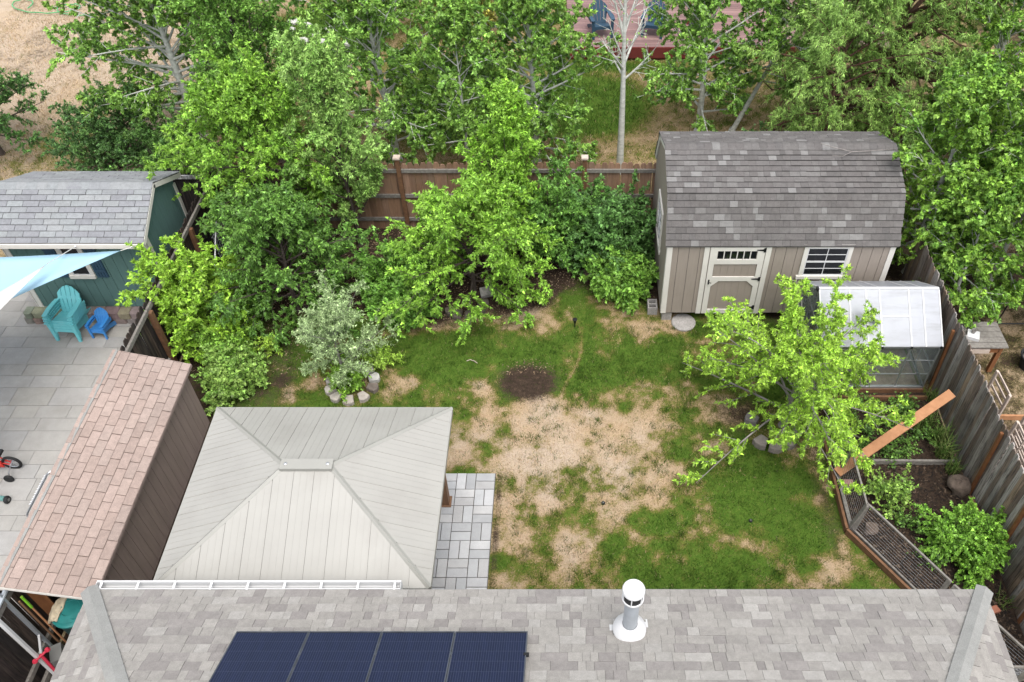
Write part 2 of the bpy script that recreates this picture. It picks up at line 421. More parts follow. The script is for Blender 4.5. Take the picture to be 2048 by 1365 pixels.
# ------------------------------------------------------------------ repeated pieces
def unit_slab():
    return MB().box(-.5, .5, 0, 1, 0, 1).mesh('slab')
def slab_mesh(name, mat):
    me = unit_slab(); me.name = name; me.materials.append(mat); return me
def picket_mesh(mat):
    me = MB().prism([(-.5, 0, 0), (.5, 0, 0), (.5, 0, .965), (.28, 0, 1), (-.28, 0, 1), (-.5, 0, .965)], (0, 1, 0)).mesh('picket')
    me.materials.append(mat); return me
def basis(O, ax, ay, az):
    m = Matrix.Identity(4)
    for i, a in enumerate((ax, ay, az)):
        for r in range(3): m[r][i] = a[r]
    for r in range(3): m[r][3] = O[r]
    return m

def lay(parent, items, mesh, mat_attr, name, limit=300, field='shingle_field'):
    """items: (matrix, colour). The nearest in view become objects, the rest one joined part."""
    def key(it):
        p = it[0] @ Vector((0, .5, .5))
        return (0 if in_view(p) else 1, (p-Vector((0, 0, CAM_H))).length)
    items = sorted(items, key=key)
    for m, c in items[:limit]: put(name, mesh, None, parent, M=m, color=c)
    rest = items[limit:]
    if rest:
        base = np.array([(-.5,0,0),(.5,0,0),(.5,1,0),(-.5,1,0),(-.5,0,1),(.5,0,1),(.5,1,1),(-.5,1,1)])
        fb = np.array([(0,3,2,1),(4,5,6,7),(0,1,5,4),(1,2,6,5),(2,3,7,6),(3,0,4,7)])
        V = []; F = []; C = []
        off = np.array(WL[parent.name])
        for i, (m, c) in enumerate(rest):
            a = np.array(m); V.append(base @ a[:3, :3].T + a[:3, 3]-off); F.append(fb+8*i); C.append(np.tile(np.array(c), (8, 1)))
        o = put(field, np_mesh(field, np.concatenate(V), np.concatenate(F), np.concatenate(C)), mat_attr, parent)
        tag(o, kind='stuff')

def shingles(parent, O, U, V, rows, e, extent, width, palette, rnd, th=.007, limit=300, gap=.005, rgap=.009, shift=None, mesh=None, do=True):
    """courses of tabs up a slope: O eave corner, U along the eave, V up the slope"""
    O, U, V = Vector(O), Vector(U).normalized(), Vector(V).normalized()
    Nn = U.cross(V).normalized()
    if Nn.z < 0: Nn = -Nn
    items = []
    for i in range(rows):
        u0, u1 = extent(i*e, (i+1)*e)
        if u1-u0 < .05: continue
        u = u0 - (rnd.random()*.25 if shift is None else shift(i))
        while u < u1:
            w = width(rnd); a, b = max(u, u0), min(u+w, u1)
            if b-a > .02:
                c = rnd.choice(palette); k = rnd.uniform(.93, 1.07)
                t = th*rnd.uniform(.85, 1.25)
                L = e-rgap
                Vt = (V*L - Nn*t*1.3)            # butt edge proud, dark strip bared above as the course's shadow and dirt line
                P = O+U*((a+b)/2)+V*(i*e+rgap*.5)+Nn*(t*1.6)
                items.append((basis(P, U*(b-a-gap), Vt, Nn*t), tuple(x*k for x in c)))
            u += w
    return items

# ------------------------------------------------------------------ ground sheets
def grid_sheet(name, x0, x1, y0, y1, res, fn, z=0.0, relief=.0):
    nx, ny = int((x1-x0)/res)+1, int((y1-y0)/res)+1
    X, Y = np.meshgrid(np.linspace(x0, x1, nx), np.linspace(y0, y1, ny), indexing='ij')
    g, s, p = fn(X, Y)
    Z = z+relief*(fbm(X, Y, .9, N_B)-.5)
    V = np.stack([X, Y, Z], -1).reshape(-1, 3)
    i = np.arange(nx*ny).reshape(nx, ny)
    F = np.stack([i[:-1, :-1], i[1:, :-1], i[1:, 1:], i[:-1, 1:]], -1).reshape(-1, 4)
    o = put(name, np_mesh(name, V, F, np.stack([g, s, p], -1).reshape(-1, 3), smooth=True), M['ground'])
    return tag(o, kind='structure')

def gauss(X, Y, lst):
    s = 0
    for (x, y, rx, ry, a) in lst: s = s+a*np.exp(-((X-x)/rx)**2-((Y-y)/ry)**2)
    return s
DRY = [(-.1,9.2,1.4,1.1,.88),(-1.5,9.3,.8,.8,.62),(-.7,8.3,1.0,.7,.68),(.8,8.9,.9,.8,.55),(-.57,10.1,.7,.35,.6),(-1.83,10.6,.3,.3,.45),
       (1.1,7.6,.9,.6,.34),(-.4,6.8,1.2,.7,.4),(2.2,7.5,.6,.35,.38),(3.0,7.35,.4,.3,.3),(1.8,10.3,.8,.5,.5),(2.7,10.1,.5,.45,.38),
       (-3.25,10.75,.3,.3,.55),(-.4,12.7,1.6,.4,.42),(1.7,12.5,1.2,.35,.5),(4.0,6.7,.5,.35,.42),(-1.5,12.4,1.2,.3,.5),(4.35,8.0,.25,2.2,.45),
       (1.9,8.7,.5,.4,.4),(-1.0,7.4,.35,.9,.5),(.2,11.7,.5,.35,.5),(3.5,9.4,.8,.4,.45),(-2.4,12.2,.8,.25,.4),(-4.2,10.6,.9,.8,.35),(.9,9.9,.6,.5,.5),(-.3,7.6,.7,.4,.4)]
LUSH = [(3.4,8.2,1.2,.9,.5),(2.6,6.6,1.0,.5,.2),(1.4,6.6,.8,.4,.2),(-2.5,11.5,1.3,.6,.5),(.9,11.2,1.3,.6,.5),(2.2,6.7,.9,.6,.25),(-.8,11.5,.8,.4,.35),(2.6,11.3,.8,.6,.3)]
def yard_map(X, Y):
    wob = (fbm(X, Y, 1.1, N_B)-.5)
    d = .95*(1-np.exp(-1.1*gauss(X, Y, DRY)))-.8*gauss(X, Y, LUSH)+.9*(fbm(X, Y, 1.3, N_A)-.5)+1.55*(fbm(X, Y, 2.6, N_C, 3)-.5)+.6*(fbm(X, Y, 8, N_B, 2)-.5)
    green = 1-sstep(-.35, 1.0, d)
    # worn line where a hose lay
    t = np.clip((Y-10.3)/1.6, 0, 1); xl = -.16+.42*t+.05*np.sin(Y*4)
    line = np.exp(-((X-xl)/.045)**2)*sstep(10.1, 10.5, Y)*(1-sstep(12.1, 12.5, Y))
    green = green*(1-.55*line)
    edge = 12.72+.35*np.sin(X*.9+.6)+1.0*wob-.55*sstep(-4.6, -6.2, X)+.35*np.exp(-((X-.3)/1.1)**2)
    soil = sstep(-.3, .35, Y-edge)
    soil = np.maximum(soil, sstep(-6.15, -6.75, X+.8*wob)*.85)
    soil = np.maximum(soil, 1.15*np.exp(-(((X+.82)/.62)**2+((Y-10.8)/.5)**2)**2))
    soil = np.maximum(soil, .95*np.exp(-((X+5.62)/.3)**2-((Y-10.85)/.32)**2))
    soil = np.maximum(soil, .75*np.exp(-((X+5.95)/.35)**2-((Y-10.55)/.3)**2))
    soil = np.maximum(soil, .8*np.exp(-((X-3.25)/.55)**2-((Y-10.0)/.45)**2))
    soil = np.maximum(soil, .6*np.exp(-((X+4.2)/.35)**2-((Y-10.7)/.3)**2))
    soil = np.maximum(soil, .7*sstep(-5.0, -5.6, X+.9*wob)*sstep(9.4, 10.6, Y)*.75)
    soil = np.maximum(soil, (.25+1.1*fbm(X, Y, 5, N_A, 2))*.8*np.exp(-((X+1.24)/.07)**2)*sstep(8.8, 8.5, Y))
    soil = np.maximum(soil, .75*np.exp(-((X+2.15)/.5)**2-((Y-12.8)/.35)**2))
    soil = np.maximum(soil, .5*np.exp(-((X-4.4)/.2)**2)*sstep(6.5, 7.5, Y))
    soil = np.maximum(soil, sstep(-6.3, -6.6, X)*sstep(9.9, 9.4, Y))
    pale = np.clip(.15+.42*gauss(X, Y, DRY[:6])+1.6*(fbm(X, Y, 2.2, N_B)-.5), 0, 1)
    return green, np.clip(soil, 0, 1), pale
def back_map(X, Y):
    n1 = fbm(X, Y, .5, N_A)-.5; n2 = fbm(X, Y, 1.7, N_C)-.5; n3 = fbm(X, Y, 4.5, N_B, 3)-.5
    lawn = np.maximum.reduce([np.exp(-(((X-.3)/2.1)**2+((Y-21.0)/1.9)**2)**2), np.exp(-(((X+3.2)/2.0)**2+((Y-21.2)/2.6)**2)**2), np.exp(-(((X+7.5)/2.0)**2+((Y-25.2)/2)**2)**2), .85*np.exp(-((X-.5)/3.5)**2-((Y-23.1)/.5)**2)])
    green = np.clip(lawn*1.3+.35*n2, 0, 1.2)
    weeds = np.exp(-((X+13.0)/1.3)**2-((Y-19.2)/1.7)**2)*.55+np.exp(-((X+15.5)/2)**2-((Y-17.2)/.8)**2)*.5
    weeds = np.maximum(weeds, .42*sstep(-10, -7, X)*(1-lawn))
    green = np.maximum(green, np.clip(weeds+.8*n3+.3*n1, 0, .75))
    field = sstep(-8.5, -10.5, X)
    pale = field*np.clip(.95+1.3*n1+.9*n2, 0, 1.1)
    soil = np.clip((.34+.9*n1+1.0*n3)*sstep(17.8, 16.2, Y), 0, .8)
    soil = np.maximum(soil, field*np.clip(.2+1.4*n2+.9*n3, 0, .55)*np.exp(-((Y-24)/2.0)**2))
    soil = np.maximum(soil, sstep(5, 7, X)*np.clip(.5+n2, 0, .8))
    return green, soil, pale
def side_map(X, Y):
    n2 = fbm(X, Y, 1.3, N_C)-.5; n3 = fbm(X, Y, 4.5, N_B, 3)-.5
    green = np.clip(.26+1.0*n3+.6*n2, 0, 1)
    soil = np.clip(.38+.9*n2+.9*n3+.7*sstep(9.9, 9.3, Y)+.35*sstep(12, 13.5, Y), 0, .95)
    return green, soil, np.clip(.3+n2, 0, .6)
def plain_map(X, Y): return X*0+.25, X*0+.3, X*0+.3

tag(put('ground', np_mesh('ground', [(-70,-30,-.08),(70,-30,-.08),(70,110,-.08),(-70,110,-.08)], [(0,1,2,3)], np.array([[.3,.3,.4]]*4)), M['ground']), kind='structure')
grid_sheet('lawn', -7.72, 6.85, 3.0, 15.55, .05, yard_map, 0, .03)
grid_sheet('neighbouring_ground', -19, 14, 15.55, 30, .09, back_map, -.02, .1)
grid_sheet('side_yard_ground', 6.85, 14, 2, 15.55, .08, side_map, -.01, .06)

# patio of large slabs on the left
rnd = random.Random(5)
base = MB().box(-14.5, -7.85, 2.5, 13.4, -.06, .0).build('patio', M['joint']); tag(base, kind='structure')
me_slab = slab_mesh('patio_slab', M['patio'])
PAL = [(0.376,0.362,0.338),(0.395,0.381,0.357),(0.362,0.352,0.338),(0.385,0.367,0.334),(0.404,0.390,0.371),(0.367,0.352,0.329)]
y = 13.35; row = 0
while y > 3.2:
    hgt = (.30, .30, .45)[row % 3]
    x = -7.86; 
    x -= 0
    first = True
    while x > -14.3:
        w = rnd.choice((.6, .45, .9, .6, .75)); 
        if first: w *= rnd.uniform(.4, 1); first = False
        p = Vector((x-w/2, y-hgt, .0))
        if in_view(p, 120):
            c = rnd.choice(PAL); k = rnd.uniform(.94, 1.06)
            put('paving_slab', me_slab, None, base, M=basis((x-w/2, y-hgt+.004, .002), (w-.007, 0, 0), (0, hgt-.007, 0), (0, 0, .016+rnd.uniform(-.002, .002))), color=tuple(q*k for q in c))
        x -= w
    y -= hgt; row += 1

# basket-weave pavers beside and under the gazebo
pbase = MB().box(-5.35, -1.31, 4.9, 8.66, -.05, .012).build('gazebo_paving', M['joint']); tag(pbase, kind='structure')
me_pav = slab_mesh('paver_block', M['paver'])
PP = [(.47,.47,.475),(.44,.445,.45),(.5,.5,.5),(.46,.455,.45),(.42,.425,.43)]
q = .335
for i in range(12):
    for j in range(12):
        x1 = -1.315-i*q; y1 = 8.655-j*q
        if y1-q < 4.85 or x1-q < -5.4: continue
        if i > 5: continue
        for h in (0, 1):
            c = rnd.choice(PP); k = rnd.uniform(.88, 1.12); z = rnd.uniform(.024, .031)
            if (i+j) % 2 == 0: m = basis((x1-q/2, y1-q/2*(h+1)+.004, .008), (q-.013, 0, 0), (0, q/2-.013, 0), (0, 0, z))
            else: m = basis((x1-q/4-q/2*h, y1-q+.004, .008), (q/2-.013, 0, 0), (0, q-.013, 0), (0, 0, z))
            put('paver', me_pav, None, pbase, M=m, color=tuple(a*k for a in c))
tag(MB().box(-7.6, -5.3, 2.2, 5.4, -.02, .012).build('gravel_strip', M['gravel']), kind='structure')
tag(MB().box(-6.75, -6.0, 2.2, 5.3, -.02, .05).build('concrete_path', M['concrete']), kind='structure')

# ------------------------------------------------------------------ house roof in the foreground
EX0, EX1, EY, EZ, RS = -5.97, 5.15, 5.04, 2.70, .5
HT = (-4.83, 3.62)                # where the left hip passes, from the corner
house = thing('house', 'foreground house roof of mottled grey shingles along the bottom of the picture', 'house', (-.4, 2.0, 0))
HR = 2.6                          # run of the front slope up to the ridge
def slope_z(y): return EZ+RS*(EY-y)
kL, kR = (HT[0]-EX0)/(EY-HT[1]), (EX1-4.13)/(EY-HT[1])
ry = EY-HR; rz = slope_z(ry)
xl, xr = EX0+kL*HR, EX1-kR*HR
m = MB()
m.poly([(EX0,EY,EZ),(EX1,EY,EZ),(xr,ry,rz),(xl,ry,rz)], [(0,1,2,3)])
m.poly([(EX0,EY,EZ),(xl,ry,rz),(xl,.6,rz),(EX0,.6,EZ)], [(0,1,2,3)])
m.poly([(EX1,EY,EZ),(EX1,.6,EZ),(xr,.6,rz),(xr,ry,rz)], [(0,1,2,3)])
m.poly([(xl,ry,rz),(xr,ry,rz),(xr,.6,rz-.6),(xl,.6,rz-.6)], [(0,1,2,3)])
m.build('roof_deck', M['felt'], house)
MB().box(EX0+.45, EX1-.45, .4, EY-.45, 0, EZ-.02).build('wall', M['house_wall'], house)
MB().box(EX0+.02, EX1-.02, EY-.45, EY-.02, EZ-.16, EZ-.02).build('soffit', M['cream'], house)
sl = math.sqrt(1+RS*RS)
rnd = random.Random(8)
HP = [(.325,.308,.284),(.33,.313,.288),(.315,.298,.275),(.275,.256,.242),(.265,.246,.233),(.36,.344,.32),(.30,.283,.262)]
e = .143
wid = lambda r: r.choice((.09, .14, .19, .24, .30, .16))
it = shingles(house, (0, EY, EZ), (1, 0, 0), (0, -1, RS), int(HR*sl/e), e, lambda a, b: (EX0+kL*b/sl+.03, EX1-kR*b/sl-.03), wid, HP, rnd, th=.009, gap=.003, rgap=.006)
dzl = RS/kL
it += shingles(house, (EX0, 0, EZ), (0, 1, 0), (1, 0, dzl), 10, e, lambda a, b: (2.6, EY-b/math.sqrt(1+dzl**2)/kL-.03), wid, HP, rnd, th=.009, gap=.003, rgap=.006)
dzr = RS/kR
it += shingles(house, (EX1, 0, EZ), (0, 1, 0), (-1, 0, dzr), 10, e, lambda a, b: (2.6, EY-b/math.sqrt(1+dzr**2)/kR-.03), wid, HP, rnd, th=.009, gap=.003, rgap=.006)
sh_mesh = slab_mesh('shingle', M['shingle'])
lay(house, it, sh_mesh, M['shingle_attr'], 'shingle', 300)
# hip caps, folded pieces lapping up the hips
for (cx, kk, sgn) in ((EX0, kL, 1), (EX1, kR, -1)):
    a = Vector((cx, EY, EZ)); b = Vector((cx+sgn*kk*HR, ry, rz)); d = (b-a).normalized(); L = (b-a).length
    side = d.cross(Vector((0, 0, 1))).normalized(); up = side.cross(d)
    n = int(L/.145)
    for i in range(n):
        p = a+d*(i*.145-.03); p2 = p+d*.19
        h0, h1 = .052, .036
        w = .105
        mm = MB()
        top = [p-side*w+up*(h0-.035), p+up*h0, p+side*w+up*(h0-.035)]
        top2 = [p2-side*w+up*(h1-.035), p2+up*h1, p2+side*w+up*(h1-.035)]
        dn = up*.012
        mm.poly(top+top2+[q-dn for q in top+top2], [(0,1,4,3),(1,2,5,4),(6,9,10,7),(7,10,11,8),(0,6,7,1),(1,7,8,2),(3,4,10,9),(4,5,11,10),(0,3,9,6),(2,8,11,5)])
        mm.build('hip_cap', M['hipcap'], house, own=True)
# drip edge
MB().box(EX0, EX1, EY-.005, EY+.02, EZ-.05, EZ+.006).build('drip_edge', M['hipcap'], house)
# gutter
gt = thing('gutter', 'white gutter with cross straps on the eave beside the gazebo roof', 'gutter', (-4.1, 5.1, 2.58))
gx0, gx1 = -5.93, -2.12
m = MB()
prof = [(5.065, 2.70), (5.065, 2.585), (5.08, 2.575), (5.145, 2.575), (5.165, 2.60), (5.17, 2.685), (5.182, 2.69), (5.182, 2.70), (5.16, 2.70), (5.157, 2.612), (5.14, 2.587), (5.083, 2.587), (5.077, 2.70)]
m.prism([(gx0, a, b) for a, b in prof], (gx1-gx0, 0, 0))
m.build('channel', M['white'], gt)
MB().box(gx0+.01, gx1-.01, 5.086, 5.138, 2.5875, 2.592).build('inner_shade', M['greybox'], gt)  # grey strip painting in the shade on the channel floor
MB().box(gx0-.004, gx0, 5.063, 5.184, 2.572, 2.702).build('end_cap', M['white'], gt)
MB().box(gx1, gx1+.004, 5.063, 5.184, 2.572, 2.702).build('end_cap', M['white'], gt)
for i in range(9):
    x = gx0+.07+i*(gx1-gx0-.14)/8
    MB().box(x-.014, x+.014, 5.03, 5.176, 2.7035, 2.711).build('strap', M['white'], gt, own=True)
# solar panels
Nr = Vector((0, RS, 1)).normalized(); Vr = Vector((0, -1, RS)).normalized()
pw = .823
for i in range(4):
    x0 = -3.79+i*.829
    lab = ('dark blue solar panel at the left end of the row on the roof', 'dark blue solar panel second from the left of the row', 'dark blue solar panel second from the right of the row', 'dark blue solar panel at the right end of the row nearest the vent pipe')[i]
    O = Vector((x0, 4.22, slope_z(4.22)+.02))+Nr*.07
    t = thing('solar_panel', lab, 'solar panel', tuple(O), 'solar panels on the house roof')
    L = 1.65
    bm_ = basis(O+Vector((pw/2, 0, 0))+Nr*.036, (1, 0, 0), Vr, Nr)
    cell = MB().box(-pw/2+.012, pw/2-.012, .014, L-.012, -.004, 0).mesh('cells')
    put('cells', cell, M['solar'], t, M=bm_)
    fm = MB()
    for a, b in (((0, 0), (pw, 0)), ((0, L), (pw, L)), ((0.006, .006), (.006, L-.006)), ((pw-.006, .006), (pw-.006, L-.006))):
        P = O+Vector((a[0], 0, 0))+Vr*a[1]; Q = O+Vector((b[0], 0, 0))+Vr*b[1]
        fm.beam(P+Nr*.02, Q+Nr*.02, .012, .042, Nr)
    fm.build('frame', M['solar_frame'], t)
    MB().beam(O+Vector((pw+.002, 0, 0))+Vr*.35+Nr*.03, O+Vector((pw+.002, 0, 0))+Vr*.39+Nr*.03, .02 if i < 3 else .06, .03, Nr).build('clamp', M['solar_frame'] if i < 3 else M['black'], t)
    MB().beam(O+Vector((.2, 0, -.04))+Vr*.1, O+Vector((.2, 0, -.04))+Vr*1.5, .04, .05, Nr).build('rail', M['solar_frame'], t)
# vent pipe
vx, vy = .685, 4.36; vz = slope_z(vy)
vt = thing('vent_pipe', 'white flue pipe with storm collar and round cap on the roof', 'vent pipe', (vx, vy, vz))
m = MB(); 
m.obox((vx+.0, vy+.09, vz-.045+.02), (.45, 0, 0), tuple(Vr*.2), tuple(Nr*.006)); m.build('flashing', M['white'], vt)
MB().lathe((vx, vy, vz-.1), [(.165,0),(.165,.10),(.155,.13),(.145,.15),(.14,.18)], 28).build('boot', M['white'], vt, smooth=True)
MB().lathe((vx, vy, vz-.1), [(.19,.16),(.195,.175),(.19,.195),(.10,.30),(.088,.31),(.08,.16)], 28).build('storm_collar', M['white'], vt, smooth=True)
MB().lathe((vx, vy, vz), [(.083,0),(.083,.86)], 28).build('pipe', M['galv'], vt, smooth=True)
MB().lathe((vx, vy, vz), [(.085,.80),(.116,.81),(.122,.825),(.122,.845),(.1,.85)], 28).build('cap_ring', M['white'], vt, smooth=True)
MB().lathe((vx, vy, vz), [(.109,.84),(.109,1.0)], 28).build('cap_screen', M['rubber'], vt, smooth=True)
for k in range(6):
    a = k*math.pi/3+.3; MB().box(vx+.112*math.cos(a)-.006, vx+.112*math.cos(a)+.006, vy+.112*math.sin(a)-.006, vy+.112*math.sin(a)+.006, vz+.845, vz+.99).build('cap_strut', M['white'], vt, own=True)
MB().lathe((vx, vy, vz), [(.105,.985),(.124,.99),(.126,1.01),(.115,1.03),(.06,1.042),(.01,1.045)], 28).build('cap_lid', M['white'], vt, smooth=True)

# ------------------------------------------------------------------ gazebo
gz = thing('gazebo', 'gazebo with pale ribbed metal hip roof beside the brown shed', 'gazebo', (-3.66, 6.85, 0))
X0, X1, Y0, Y1, Z0 = -5.48, -1.84, 5.34, 8.36, 2.2
RXa, RXb, RY, RZ = -3.94, -3.32, 6.85, 2.81
def face(P, Q, A, B, n):
    """panels between eave P->Q and ridge A->B (A,B may coincide), each a thin tray perpendicular to the eave"""
    P, Q, A, B = map(Vector, (P, Q, A, B)); U = (Q-P).normalized(); L = (Q-P).length
    Nn = U.cross((A-P)).normalized()
    if Nn.z < 0: Nn = -Nn
    V = Nn.cross(U).normalized()
    if V.z < 0: V = -V
    a, h = (A-P).dot(U), (A-P).dot(V); b = (B-P).dot(U)
    def top(u):
        if u < a: return h*u/a
        if u > b: return h*(L-u)/(L-b)
        return h
    w = L/n
    for i in range(n):
        u0, u1 = i*w+.005, (i+1)*w-.005
        us = sorted({u0, u1} | {x for x in (a, b) if u0 < x < u1})
        low = [P+U*u for u in us]; hi = [P+U*u+V*top(u) for u in us]
        poly = low+[q for q in hi[::-1]]
        # raised lap along one side
        mm = MB().prism([p+Nn*.006 for p in poly], Nn*.008)
        for q_ in (.33, .67):
            uu = u0+(u1-u0)*q_
            if top(uu) > .12: mm.beam(P+U*uu+V*.01+Nn*.0158, P+U*uu+V*(top(uu)-.07)+Nn*.0158, .010, .002, Nn)
        if top(u1) > .05: mm.beam(P+U*u1+Nn*.017, P+U*u1+V*max(.02, top(u1)-.06)+Nn*.017, .016, .008, Nn)
        mm.build('roof_panel', M['gazebo'], gz, own=True)
    return MB().prism([P, Q, B, A] if (B-A).length > .01 else [P, Q, A], Nn*.003)
for args in (((X0,Y0,Z0),(X1,Y0,Z0),(RXa,RY,RZ),(RXb,RY,RZ),13), ((X0,Y1,Z0),(X1,Y1,Z0),(RXa,RY,RZ),(RXb,RY,RZ),13),
             ((X0,Y0,Z0),(X0,Y1,Z0),(RXa,RY,RZ),(RXa,RY,RZ),11), ((X1,Y0,Z0),(X1,Y1,Z0),(RXb,RY,RZ),(RXb,RY,RZ),11)):
    face(*args).build('roof_liner', M['underlay'], gz)
for c, r in (((X0,Y0),RXa),((X0,Y1),RXa),((X1,Y0),RXb),((X1,Y1),RXb)):
    a = Vector((*c, Z0)); b = Vector((r, RY, RZ)); d = (b-a).normalized(); s_ = d.cross(Vector((0,0,1))).normalized(); up = s_.cross(d)
    mm = MB(); w = .038
    pr_ = [a-s_*w+up*.006, a+up*.035, a+s_*w+up*.006, a+up*.0]
    mm.prism(pr_, b-a); mm.build('hip_strip', M['gazebo_trim'], gz)
m = MB(); m.box(RXa-.05, RXb+.05, RY-.085, RY+.085, RZ-.01, RZ+.045)
m.build('ridge_cap', M['gazebo_trim'], gz)
for x in (RXa+.02, RXb-.02): MB().lathe((x, RY, RZ+.045), [(.022,0),(.022,.008),(.012,.013),(.005,.016)], 12).build('bolt', M['silver'], gz, smooth=True)
for a, b in (((X0,Y0),(X1,Y0)),((X1,Y0),(X1,Y1)),((X1,Y1),(X0,Y1)),((X0,Y1),(X0,Y0))):
    MB().beam((*a, Z0-.03), (*b, Z0-.03), .03, .085).build('fascia', M['gazebo_trim'], gz)
for x in (X0+.42, X1-.30):
    for y in (Y0+.3, Y1-.30):
        MB().box(x-.075, x+.075, y-.075, y+.075, .035, Z0-.03).build('post', M['cedar_post'], gz)
        MB().box(x-.11, x+.11, y-.11, y+.11, .035, .05).build('post_foot', M['cedar_post'], gz)
for a, b in (((X0+.3,Y0+.3),(X1-.2,Y0+.3)),((X0+.3,Y1-.3),(X1-.2,Y1-.3)),((X0+.42,Y0+.2),(X0+.42,Y1-.2)),((X1-.3,Y0+.2),(X1-.3,Y1-.2))):
    MB().beam((*a, Z0-.08), (*b, Z0-.08), .1, .14).build('beam', M['cedar_post'], gz)

# ------------------------------------------------------------------ tan gambrel shed
ts = thing('garden_shed', 'tan gambrel-roofed shed with cream trim standing by the back fence', 'shed', (4.05, 13.95, 0))
SX0, SX1, SY0, SY1, SB, SW = 1.87, 6.2, 12.48, 15.4, .26, 2.08
SYM = 13.94; BR_Y, BR_Z, RG_Z = 1.03, 2.92, 3.30; EV = 1.52
prof = [(SY0, SB), (SY0, SW), (SYM-BR_Y+.06, BR_Z-.1), (SYM, RG_Z-.05), (SYM+BR_Y-.06, BR_Z-.1), (SY1, SW), (SY1, SB)]
MB().prism([(SX0+.02, a+.0, b) for a, b in prof], (SX1-SX0-.04, 0, 0)).build('wall_core', M['underlay'], ts)
def boards(parent, x0, x1, y, z0, z1, n, mat, name='siding_board', face=-1, axis='x'):
    w = (x1-x0)/n
    for i in range(n):
        a, b = x0+i*w+.004, x0+(i+1)*w-.004
        if axis == 'x': MB().box(a, b, min(y, y+face*.014), max(y, y+face*.014), z0, z1).build(name, mat, parent, own=True)
        else: MB().box(min(y, y+face*.014), max(y, y+face*.014), a, b, z0, z1 if not callable(z1) else z1((a+b)/2)).build(name, mat, parent, own=True)
boards(ts, SX0, SX1, SY0, SB, SW, 21, M['tan'])
MB().box(SX0, SX1, SY1, SY1+.014, SB, SW).build('rear_siding', M['tan'], ts)
# gable sidings: boards cut to the roof line
def gz_top(y):
    d = abs(y-SYM)
    return (RG_Z-.06)-(RG_Z-BR_Z)*d/BR_Y if d < BR_Y else BR_Z-.06-(BR_Z-SW)*(d-BR_Y)/(EV-BR_Y)
for xx, sg in ((SX0, -1), (SX1, 1)):
    n = 14; w = (SY1-SY0)/n
    for i in range(n):
        a, b = SY0+i*w+.004, SY0+(i+1)*w-.004
        ta, tb = gz_top(a), gz_top(b); x = xx+.02*(-sg)
        pts = [(x, a, SB), (x, b, SB), (x, b, tb)]
        mid = [q for q in (SYM, SYM-BR_Y, SYM+BR_Y) if a < q < b]
        pts += [(x, q, gz_top(q)) for q in mid] + [(x, a, ta)]
        MB().prism(pts, (sg*.034, 0, 0)).build('siding_board', M['tan'], ts, own=True)
    # corner trim and barge boards
    MB().box(xx+sg*.0142 - (.03 if sg > 0 else 0), xx+sg*.0142+(.03 if sg < 0 else 0), SY0-.03, SY0+.075, SB, SW).build('corner_trim', M['cream'], ts)
    MB().box(min(xx, xx-sg*.09), max(xx, xx-sg*.09), SY0-.032, SY0-.0145, SB, SW+.02).build('corner_trim', M['cream'], ts)
    pr4 = [(SYM-EV, SW-.0), (SYM-BR_Y, BR_Z), (SYM, RG_Z), (SYM+BR_Y, BR_Z), (SYM+EV, SW)]
    for (a, b) in zip(pr4[:-1], pr4[1:]):
        up = Vector((0, -(b[1]-a[1]), (b[0]-a[0]))).normalized()
        P = Vector((xx+sg*.03, *a))-up*.065; Q = Vector((xx+sg*.03, *b))-up*.065
        MB().beam(P, Q, .024, .09, up).build('barge_board', M['cream'], ts)
# roof
tr = MB()
rx0, rx1 = SX0-.05, SX1+.05
sec = [(SYM-EV, SW-.02), (SYM-BR_Y, BR_Z), (SYM, RG_Z), (SYM+BR_Y, BR_Z), (SYM+EV, SW-.02)]
for a, b in zip(sec[:-1], sec[1:]):
    tr.prism([(rx0, a[0], a[1]), (rx0, b[0], b[1]), (rx0, b[0], b[1]-.022), (rx0, a[0], a[1]-.022)], (rx1-rx0, 0, 0))
tr.build('roof_deck', M['underlay'], ts)
rnd = random.Random(21)
TPb = [(0.144,0.134,0.130),(0.129,0.121,0.117),(0.153,0.144,0.139),(0.142,0.133,0.129),(0.158,0.149,0.144),(0.135,0.127,0.124),(0.148,0.138,0.133),(0.145,0.136,0.131),(0.139,0.129,0.125),(0.219,0.213,0.206),(0.174,0.166,0.160)]
wid2 = lambda r: r.choice((.10, .12, .15, .2, .26, .14))
it = []
for (a, b) in ((sec[0], sec[1]), (sec[1], sec[2]), (sec[4], sec[3]), (sec[3], sec[2])):
    V = Vector((0, b[0]-a[0], b[1]-a[1])); L = V.length; n = max(1, round(L/.128))
    it += shingles(ts, (0, a[0], a[1]), (1, 0, 0), V, n, L/n, lambda q, w: (rx0-.01, rx1+.01), wid2, TPb, rnd, th=.010, gap=.0025, rgap=.012)
ts_mesh = slab_mesh('shed_shingle', M['shingle'])
lay(ts, it, ts_mesh, M['shingle_attr'], 'shingle', 300)
x = rx0
while x < rx1-.03:
    w = min(.15, rx1-x); c = rnd.choice(TPb)
    mm = MB(); yy, zz = SYM, RG_Z+.028
    P = [(x, yy-.13, zz-.045), (x, yy-.05, zz-.008), (x, yy, zz), (x, yy+.05, zz-.008), (x, yy+.13, zz-.045)]
    mm.prism(P+[(a, b, c_-.012) for a, b, c_ in P[::-1]], (w-.003, 0, 0)).build('ridge_cap', M['shingle'], ts, color=c, own=True)
    x += w
